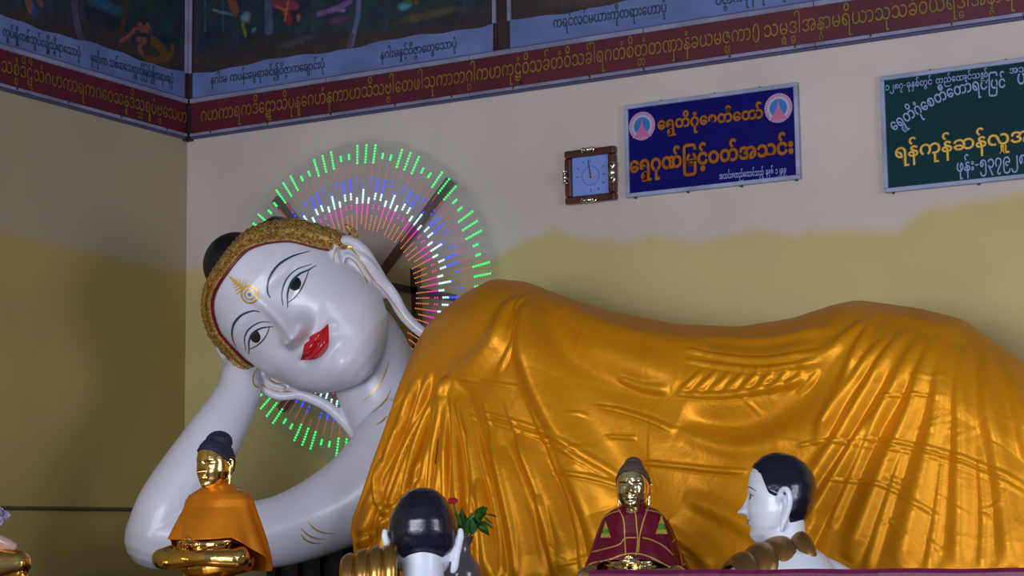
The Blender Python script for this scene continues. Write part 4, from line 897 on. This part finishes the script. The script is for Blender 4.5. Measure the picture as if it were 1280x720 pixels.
# ------------------------------------------------------------------ kneeling monk statues
def axes(front, tilt=0):
    f = np.array(front, float); f[2] = 0; f /= np.linalg.norm(f); ez = np.array([0, 0, 1.]); ey = -f; ex = np.cross(ey, ez)
    if tilt: ey, ez = ey*math.cos(tilt)+ez*math.sin(tilt), ez*math.cos(tilt)-ey*math.sin(tilt)
    return ex, ey, ez
cr = CR*[1, 1, 0]; cr /= np.linalg.norm(cr); cw = CW*[1, 1, 0]; cw /= np.linalg.norm(cw)
FLOORZ = .606
def monk(cpx, dep, unit, front, tilt, label, robe_label, extras):
    c = PD(*cpx, dep); ex, ey, ez = axes(front, tilt); fr = Frame(c, unit, ex*extras.get('hw', 1.14), ey, ez); bx, by, bz = axes(extras.get('bfront', front)); B = Frame(c, unit, bx, by, bz)
    t = thing('monk_statue', (c[0], c[1], .606), label, 'statue', 'kneeling monk statues')
    mbk = MB(); V, Fc = head_grid(120, 140, .85); mbk.add(fr(V), Fc)
    for s_ in (1, -1):
        P = [([(88, 10, -10), (96, 20, 18), (104, 34, 24), (108, 44, 10), (106, 44, -20), (100, 34, -52), (94, 22, -78)], [6, 8, 9, 9, 9, 8, 8], 1.0),
             ([(90, 22, 0), (98, 32, -6), (96, 32, -30), (92, 22, -60)], [10, 12, 11, 9], .8), ([(95, 28, -50), (95, 22, -72), (93, 18, -92)], [9, 9, 7.5], .8)]
        if extras.get('flare'): P = [([(101, 46, 8), (101, 46, -8), (96, 42, -34), (89, 36, -66), (84, 30, -96), (80, 26, -108)], [8, 10, 10, 10.5, 11, 9], .8), ([(88, 20, 0), (92, 32, -14), (86, 30, -40), (80, 26, -60)], [10, 11, 10, 8], .9)]
        ear_shapes(mbk, fr, P, s_)
    def tb(pts, rad, n=32, seg=56):
        V, Fc = sweep(B(pts), np.array(rad)*unit, n=n, seg=seg, up=tuple(by)); V = np.array(V); V[:, 2] = np.maximum(V[:, 2], FLOORZ+.008); mbk.add(V, Fc)
    nk = extras.get('neck', (0, 40))
    tb([(0, 22, -60), (nk[0]/2, nk[1]*.8, -120), (nk[0], nk[1], -170), (0, 55, -240)], [62, 60, 66, 110])
    tb([(-200, 60, -268), (-90, 58, -225), (0, 58, -215), (90, 58, -225), (200, 60, -268)], [52, 62, 70, 62, 52])
    tb([(0, 60, -260), (0, 60, -380), (0, 50, -520), (0, 40, -650)], [140, 150, 130, 150])
    for s_ in (1, -1):
        tb([(s_*205, 60, -275), (s_*230, 50, -400), (s_*215, 0, -500)], [52, 46, 40]); tb([(s_*215, 0, -500), (s_*120, -120, -430), (s_*25, -165, -330)], [40, 34, 24])
        tb([(s_*22, -165, -340), (s_*14, -170, -290), (s_*8, -172, -235)], [24, 22, 12], 12, 12)
        tb([(s_*70, 40, -640), (s_*90, -120, -700), (s_*95, -260, -745)], [85, 80, 66]); tb([(s_*95, -250, -750), (s_*90, 0, -760), (s_*80, 190, -765)], [58, 50, 34])
    bd = remesh('body', mbk, unit*3.4, 4, M['monk_skin'], t)
    zbot = min(v.co.z for v in bd.data.vertices)
    hb = extras['hair']; cap_grid(fr, hb, 5, mt=M['monk_hair'], parent=t, n=40)
    tr = bvh(bd); dk = Decal(tr, fr, t, .0012)
    for s_ in (1, -1):
        m1 = lambda pts: [(s_*a, b_) for a, b_ in pts]
        dk.ribbon('eyebrow', m1([(12, 22), (30, 32), (52, 32), (74, 20)]), [1, 2.2, 2.2, .8], M['liner'], 30, 2)
        dk.fill('iris', m1([(34, 6), (43, 10), (52, 7)]), m1([(34, 0), (43, -4), (52, 1)]), M['iris'], 14, 5)
        dk.ribbon('eyelid_line', m1([(18, -1), (43, 11), (68, 6)]), [1, 2.4, 1], M['liner'], 24, 2)
    dk.fill('upper_lip', lzt, lzm, mat('pink_lip', (.42, .16, .17), .35), 30, 5); dk.fill('lower_lip', lzm, lzb, bpy.data.materials['pink_lip'], 30, 5)
    # robe over the left shoulder: stepped gold folds running from neck to arm and down the body
    n, m2 = 90, 60; V = []; Fc = []; sL = 1 if extras.get('left', 1) > 0 else -1      # local +x is the viewer's right when facing the statue: its left side
    for i in range(n):
        a = i/(n-1); NR = extras.get('nr', 5); rib = (a*NR) % 1; bul = 17*math.sqrt(max(0, 1-(2*rib-1)**2))+3
        x0_, x1_ = extras.get('xr', (48, 263)); x = x0_+(x1_-x0_)*a; zc = -175-extras.get('slope', 95)*a**1.6; rr = 66-4*a
        for j in range(m2):
            b_ = j/(m2-1); ph = -1.35*math.pi/2-.0+b_*(2.7*math.pi/2)
            if abs(ph) < math.pi/2: y = 62+ (rr+bul+14)*math.sin(ph); z = zc+(rr+bul)*math.cos(ph)
            else:
                e_ = (abs(ph)-math.pi/2)/(.35*math.pi/2); y = 62+math.copysign(rr+bul+14+30*e_, ph); z = zc-420*e_
            V.append((sL*x, y, z+extras.get('rz', 0)))
    for i in range(n-1):
        for j in range(m2-1): Fc.append((i*m2+j, (i+1)*m2+j, (i+1)*m2+j+1, i*m2+j+1))
    o = mesh('robe', B(V), Fc, extras.get('rmat', M['bronze'])); adopt(o, t); o['label'] = robe_label
    sd = o.modifiers.new('thick', 'SOLIDIFY'); sd.thickness = unit*6
    # robe skirt round the waist and legs
    V = []; Fc = []; n2 = 26; m3 = 80
    for i in range(n2):
        q = i/(n2-1); z = -430-(430)*q
        for j in range(m3):
            a = 2*math.pi*j/m3; f_ = 1+.05*math.sin(14*a)*q; V.append(((185+40*q)*math.cos(a)*f_, 0-20*q+(190+150*q)*math.sin(a)*f_+40, z))
    for i in range(n2-1):
        for j in range(m3): k = (j+1) % m3; Fc.append((i*m3+j, i*m3+k, (i+1)*m3+k, (i+1)*m3+j))
    W = B(V); W[:, 2] = np.maximum(W[:, 2], .612)
    o = mesh('robe_skirt', W, Fc, extras.get('rmat', M['bronze'])); adopt(o, t)
    return fr, B, t, zbot
un = 114/265*7.5/F
hr = lambda a: float(np.interp(a, [0, .35, .8, 1.1, 1.25, 1.4, 1.6, 1.9, 2.2, 2.7, 3.2], [88, 88, 82, 68, 44, 14, 4, -30, -78, -96, -100]))
frR, BR, tR, zb1 = monk((973, 623), 7.5, un, -cr*.97+cw*.24, 0, 'white monk statue in left profile with black painted hair, by the right foreground rail', 'stepped bronze gold robe folds on shoulder', dict(hair=hr, neck=(0, 50), rz=0, bfront=cw*.93-cr*.30, xr=(-45, 190), slope=78, nr=4))
hbk = lambda a: float(np.interp(a, [0, .35, .8, 1.15, 1.4, 1.75, 2.1, 2.5, 3.2], [88, 88, 78, 55, 20, 5, -52, -70, -74]))
frB, BB, tB, zb2 = monk((529, 667), 7.5, un, cw*1.0-cr*.02, 0, 'white monk statue seen from behind, glossy black hair and pale ears, beside the leafy vase', 'ribbed gold robe folds on shoulder', dict(hair=hbk, flare=1, hw=1.08, rz=66, rmat=M['dullgold'], xr=(70, 235), slope=34, nr=4))
# ------------------------------------------------------------------ small seated gold Buddhas
def buddha(cpx, dep, unit, front, tilt, label, zseat, skin, hairm, kind, hs=1.0, wide=(1, 1), bun=((0, 36, 112), (70, 72, 60))):
    c = PD(*cpx, dep); ex, ey, ez = axes(front, tilt); fr = Frame(c, unit*hs, ex, ey, ez); bx, by, bz = axes(front); B = Frame(c, unit, bx*wide[0], by*wide[1], bz)
    t = thing('seated_buddha', (c[0], c[1], zseat), label, 'statue', 'small seated gold Buddhas')
    mk_ = MB(); V, Fc = head_grid(110, 130, 1.0); mk_.add(fr(V), Fc)
    for s_ in (1, -1):
        ear_shapes(mk_, fr, [([(86, 10, -10), (90, 20, 18), (95, 30, 20), (97, 36, 8), (95, 34, -20), (90, 28, -52)], [6, 7, 7, 7, 7, 7], 1), ([(86, 20, 0), (90, 26, -20), (87, 24, -50)], [9, 10, 9], .8), ([(88, 26, -45), (86, 22, -80), (86, 18, -108)], [8, 8, 7], .8)], s_)
    def tb(pts, rad, n=24, seg=20): V, Fc = sweep(B(pts), np.array(rad)*unit, n=n, seg=seg, up=tuple(by)); mk_.add(V, Fc)
    tb([(0, 20, -60), (0, 28, -130), (0, 34, -180)], [56, 54, 66]); tb([(-150, 40, -215), (0, 36, -190), (150, 40, -215)], [58, 72, 58])
    tb([(0, 38, -210), (0, 40, -330), (0, 46, -470)], [118, 108, 120])
    for s_ in (1, -1):
        tb([(s_*168, 40, -225), (s_*205, 42, -340), (s_*190, 10, -440)], [48, 42, 36]); tb([(s_*190, 10, -440), (s_*120, -110, -475), (s_*40, -150, -478)], [36, 30, 24])
        tb([(s_*90, 30, -520), (s_*235, -50, -545), (s_*300, -90, -560)], [84, 74, 62]); tb([(s_*300, -90, -562), (s_*140, -175, -566+8*s_), (s_*-60, -180, -560+8*s_)], [58, 50, 40])
        for k in range(5): tb([(s_*(235+12*k), 10-24*k, -478-10*k), (s_*(165-12*k), -115-12*k, -498-9*k), (s_*(20), -155-14*k, -508-11*k)], [13, 12, 9], 16, 10)
    # hands lying in the lap, four fingers and a thumb each
    for s_ in (1, -1):
        tb([(s_*50, -150, -476), (s_*10, -168, -474+6*s_)], [30, 26], 8, 12)
        for k in range(4): tb([(s_*12, -150-13*k, -470+7*s_), (-s_*25, -156-13*k, -468+7*s_), (-s_*(58-3*k), -156-12*k, -472+7*s_)], [9, 8.5, 7], 10, 10)
        tb([(s_*30, -170, -455), (s_*14, -178, -440), (s_*3, -178, -434)], [10, 9, 7], 8, 10)
    tb([(-200, 20, -580), (0, -60, -585), (200, 20, -580)], [70, 120, 70])
    bd = remesh('body', mk_, unit*3.6, 3, skin, t)
    hz2 = lambda a: float(np.interp(a, [0, .5, 1.0, 1.4, 1.6, 1.9, 2.4, 3.2], [78, 76, 62, 30, 16, -30, -60, -70]))
    cap_grid(fr, hz2, 9, mt=hairm, parent=t, n=30, m_=90)
    V, Fc = ellipsoid(*bun, n=20, m_=28); o = mesh('hair_bun', fr(V), Fc, hairm); adopt(o, t)
    return fr, B, t, bd
un2 = 50/245*8.3/F
fdir = -cr*.62-cw*.78
frL, BL, tL, bdL = buddha((268, 580), 8.3, un2*1.02, fdir, .05, 'small gold Buddha seated in an orange satin cape before the white arm', 1.345, M['gold'], M['bluehair'], 0, 1.16, (1.12, 1.2))
un3 = 40/200*8.0/F
frD, BD_, tD, bdD = buddha((791, 607), 8.0, un3, -cr*.25-cw*.97, .0, 'small gold Buddha seated in a maroon cape with gold piping', 1.345, M['palegold'], M['greyhair'], 1, 1.12, (.96, 1.0), ((0, 30, 116), (52, 54, 46)))
def cape(B, t, unit, mt, rings, hemf, m_=160, n=70, fold_a=.03, nf=11, seed=1, label=None):
    """rings: (z, rx, ry_front, ry_back); hemf(angle)->z of the hem"""
    Rg = np.array(rings, float); V = []; Fc = []; rs = np.random.RandomState(seed); ph = rs.uniform(0, 6.28, 6)
    for i in range(n):
        v = i/(n-1)
        for j in range(m_):
            a = 2*math.pi*j/m_; zh = hemf(a); z = Rg[0, 0]+(zh-Rg[0, 0])*v
            rx = np.interp(-z, -Rg[:, 0], Rg[:, 1]); rf = np.interp(-z, -Rg[:, 0], Rg[:, 2]); rbk = np.interp(-z, -Rg[:, 0], Rg[:, 3])
            f_ = 1+fold_a*v*(math.sin(nf*a+ph[0]+2*v)+.6*math.sin((nf*1.7)//1*a+ph[1]-v*3)+.5*math.sin(5*a+ph[2]))
            V.append((rx*math.cos(a)*f_, 36+(rf if math.sin(a) < 0 else rbk)*math.sin(a)*f_, z))
    for i in range(n-1):
        for j in range(m_): k = (j+1) % m_; Fc.append((i*m_+j, i*m_+k, (i+1)*m_+k, (i+1)*m_+j))
    o = mesh('cape', B(V), Fc, mt); adopt(o, t); sd = o.modifiers.new('thick', 'SOLIDIFY'); sd.thickness = unit*4; sd.offset = 1
    if label: o['label'] = label
    return o, V
def hemL(a):   # front is a = -90 deg; the cape hangs lower at the sides and behind
    d = abs(((a+math.pi/2+math.pi) % (2*math.pi))-math.pi); return float(np.interp(d, [0, .5, .9, 1.3, 2.2, 3.2], [-452, -448, -440, -500, -640, -640]))
ringsL = [(-104, 60, 66, 54), (-122, 72, 72, 66), (-150, 132, 88, 92), (-182, 200, 112, 112), (-215, 226, 122, 122), (-260, 236, 130, 130), (-340, 262, 165, 150), (-450, 300, 205, 170), (-560, 330, 220, 190), (-640, 340, 230, 200)]
cape(BL, tL, un2, M['satin_small'], ringsL, hemL, fold_a=.045, nf=7, seed=3, label='orange satin cape')
def hemD(a):
    d = abs(((a+math.pi/2+math.pi) % (2*math.pi))-math.pi); return float(np.interp(d, [0, .5, .9, 1.4, 3.2], [-450, -462, -520, -600, -640]))
ringsD = [(-100, 64, 70, 56), (-122, 84, 78, 70), (-150, 150, 94, 96), (-180, 196, 112, 112), (-215, 218, 122, 118), (-300, 255, 145, 140), (-420, 300, 196, 165), (-520, 350, 225, 190), (-640, 375, 240, 200)]
cp, _ = cape(BD_, tD, un3, M['maroon'], ringsD, hemD, fold_a=.035, nf=9, seed=8, label='maroon cape with gold piping')
dg = bpy.context.evaluated_depsgraph_get(); me_ = bpy.data.meshes.new_from_object(cp.evaluated_get(dg))
trc = BVHTree.FromPolygons([v.co[:] for v in me_.vertices], [tuple(p.vertices) for p in me_.polygons])
dc = PixDecal(trc, frD, tD, .0015)
neg = lambda P: [(a, -b_) for a, b_ in P]
for P in ([(775, 629), (792, 637), (796, 660), (797, 680), (795, 694)], [(770, 632), (779, 648), (781, 675), (782, 694)], [(817, 620), (808, 640), (800, 668), (798, 690)], [(755, 646), (765, 641), (776, 638)],
          [(807, 637), (824, 641), (838, 652), (848, 680), (853, 705)], [(740, 690), (756, 686), (775, 680), (781, 673), (795, 672)], [(803, 672), (815, 675), (830, 683), (842, 694)], [(730, 711), (740, 704), (760, 700), (780, 693), (797, 692), (812, 696), (830, 705), (846, 713)], [(840, 678), (846, 672)], [(847, 711), (857, 704)]):
    dc.ribbon('piping', neg(P), [1.6]*4, M['piping'], 40, 2)
for x0, y0, s_ in ((757, 663, 1), (827, 657, 1.15)):
    for (hw0, ya, hw1, yb_), mt_ in (((6.5, 9, 5, 4), 'sequin'), ((4.6, 4, 3.2, -2), 'sequing'), ((3.0, -2, 1.8, -7), 'sequin'), ((1.4, -7, .3, -12), 'sequin')):
        dc.fill('sequin_motif', neg([(x0-hw0*s_, y0+ya*s_), (x0+hw0*s_, y0+ya*s_)]), neg([(x0-hw1*s_, y0+yb_*s_), (x0+hw1*s_, y0+yb_*s_)]), M[mt_], 8, 5)
for B_, t_, bd_, r_, lab in ((BL, tL, bdL, .34, 'red brown round pedestal under the small Buddha in the orange cape'), (BD_, tD, bdD, .30, 'red brown round pedestal under the small Buddha in the maroon cape')):
    zb_ = min(v.co.z for v in bd_.data.vertices)+.012; c = B_((0, -20, 0)); pedestal(c, r_, zb_-.092, lab)
    V, Fc = lathe((c[0], c[1], zb_-.090), [(.30, 0), (.29, .02), (.25, .04), (.27, .075), (.26, .09)], 36, lambda a, z: 1+.03*math.cos(12*a)); o = mesh('lotus_base', V, Fc, M['dullgold']); adopt(o, t_)
# 'red brown round pedestal under the small Buddha in the orange cape')
# ------------------------------------------------------------------ vase with leaves
VD = 8.2; vc_ = PD(578, 715, VD); s1_ = VD/F
pedestal(vc_, .13, 1.32, 'slim red brown pedestal under the grey vase')
t = thing('flower_vase', (vc_[0], vc_[1], 1.322), 'grey glazed vase holding green leaves and a red flower behind the monk seen from behind', 'vase')
z0 = PD(585, 715, VD)[2]; base_z = 1.322-z0
prof = [(.045, base_z), (.075, base_z+.05), (.085, -.005), (.078, .02), (.055, .05), (.038, .075), (.036, .11), (.048, .145), (.056, .15), (.048, .146), (.03, .10)]
V, Fc = lathe((vc_[0], vc_[1], z0), prof, 32); o = mesh('vase_body', V, Fc, M['vase']); adopt(o, t)
def leaf(p, q, w_, nm='leaf', mt=None):
    p = np.array(p); q = np.array(q); d = q-p; L_ = np.linalg.norm(d); d /= L_; sd = np.cross(d, CW); sd /= np.linalg.norm(sd); up_ = np.cross(sd, d); V = []; Fc = []
    nl = 9
    for i in range(nl):
        v = i/(nl-1); ww = w_*math.sin(math.pi*min(1, v*1.02+.02))**.8*(1-.25*v); ct = p+d*L_*v+up_*.12*L_*math.sin(v*math.pi)
        V += [ct-sd*ww, ct+up_*-.2*ww, ct+sd*ww]
    for i in range(nl-1): Fc += [(3*i, 3*i+1, 3*i+4, 3*i+3), (3*i+1, 3*i+2, 3*i+5, 3*i+4)]
    o = mesh(nm, V, Fc, mt or M['leaf']); adopt(o, t); o.modifiers.new('t', 'SOLIDIFY').thickness = .0015
rs = random.Random(9)
cen = PD(578, 676, VD)
for (a, b_, c_, d_, w_) in ((578, 678, 570, 638, .020), (580, 676, 577, 634, .024), (582, 670, 590, 640, .018), (584, 672, 572, 655, .022), (586, 660, 596, 645, .016), (592, 668, 590, 648, .017), (588, 666, 596, 655, .016), (594, 655, 605, 632, .020), (598, 658, 611, 664, .016), (596, 650, 612, 670, .018), (600, 645, 608, 636, .016), (596, 648, 600, 634, .012), (604, 650, 618, 662, .006), (605, 646, 616, 655, .005), (606, 642, 622, 646, .004), (604, 641, 609, 633, .008), (574, 668, 566, 648, .018), (580, 660, 583, 645, .015)):
    leaf(PD(a, b_, VD+rs.uniform(-.04, .04)), PD(c_, d_, VD+rs.uniform(-.06, .06)), w_*1.15)
for P in ([(579, 690), (581, 660), (577, 640)], [(580, 690), (586, 655), (597, 636), (607, 640)], [(578, 690), (572, 660), (567, 628)], [(580, 690), (590, 665), (600, 652)]):
    V, Fc = sweep([PD(*q, VD) for q in P], [.003]*len(P), n=16, seg=6); o = mesh('stem', V, Fc, M['stem']); adopt(o, t)
for k in range(7):
    a = k/7*6.28; leaf(PD(566, 626, VD), PD(566+7*math.cos(a), 626+4*math.sin(a), VD-.02), .012, 'petal', M['redpetal'])
# ------------------------------------------------------------------ partly visible statue at the lower left
SD = 8.4; t = thing('gold_sleeved_statue', PD(-30, 790, SD), 'gold draped statue with pale raised finger, cut off by the lower left edge', 'statue')
mbx = MB()
for P, r_ in (([(-60, 712), (0, 706), (22, 704)], [.11, .085, .060]), ([(-80, 760), (-20, 760), (30, 745)], [.16, .15, .09]), ([(-90, 700), (-70, 780)], [.20, .24])):
    V, Fc = sweep([PD(*q, SD) for q in P], r_, n=20, seg=20); mbx.add(V, Fc)
remesh('gold_drape', mbx, .008, 3, M['gold'], t)
mbx = MB()
for P, r_ in (([(-40, 680), (-5, 675), (10, 680), (17, 683)], [.035, .028, .024, .018]), ([(-40, 684), (-8, 687), (2, 690)], [.03, .024, .018]), ([(-40, 690), (-10, 695)], [.03, .02]), ([(-60, 690), (-35, 686)], [.07, .06])):
    V, Fc = sweep([PD(*q, SD-.02) for q in P], r_, n=16, seg=14); mbx.add(V, Fc)
remesh('hand', mbx, .004, 3, M['pinkskin'], t)
zl = PD(-30, 790, SD)[2]
pedestal(PD(-60, 760, SD), .32, zl-.22, 'red brown pedestal at the lower left edge')
t = thing('orchid_bloom', PD(0, 655, SD-.1), 'lilac white blossom at the lower left edge above the pale finger', 'flower')
rs = random.Random(3)
for k in range(16):
    a = rs.uniform(0, 6.28); r_ = rs.uniform(4, 15); leaf(PD(-2, 643, SD-.1), PD(-2+r_*math.cos(a)*1.2, 643+r_*math.sin(a), SD-.1+rs.uniform(-.05, .03)), .020, 'petal', M['lilac'])
V, Fc = sweep([PD(-2, 643, SD-.1), PD(-6, 660, SD-.08), PD(-8, 671, SD-.06)], [.004]*3, n=10, seg=6); o = mesh('stem', V, Fc, M['stem']); adopt(o, t)

for o in list(SC.objects):
    if o.type == 'MESH' and o.parent is not None and o.name.split('.')[0] in ('lettering', 'caption_lettering', 'led_spoke', 'dial_marks', 'round_emblem', 'piping'): o['kind'] = 'stuff'
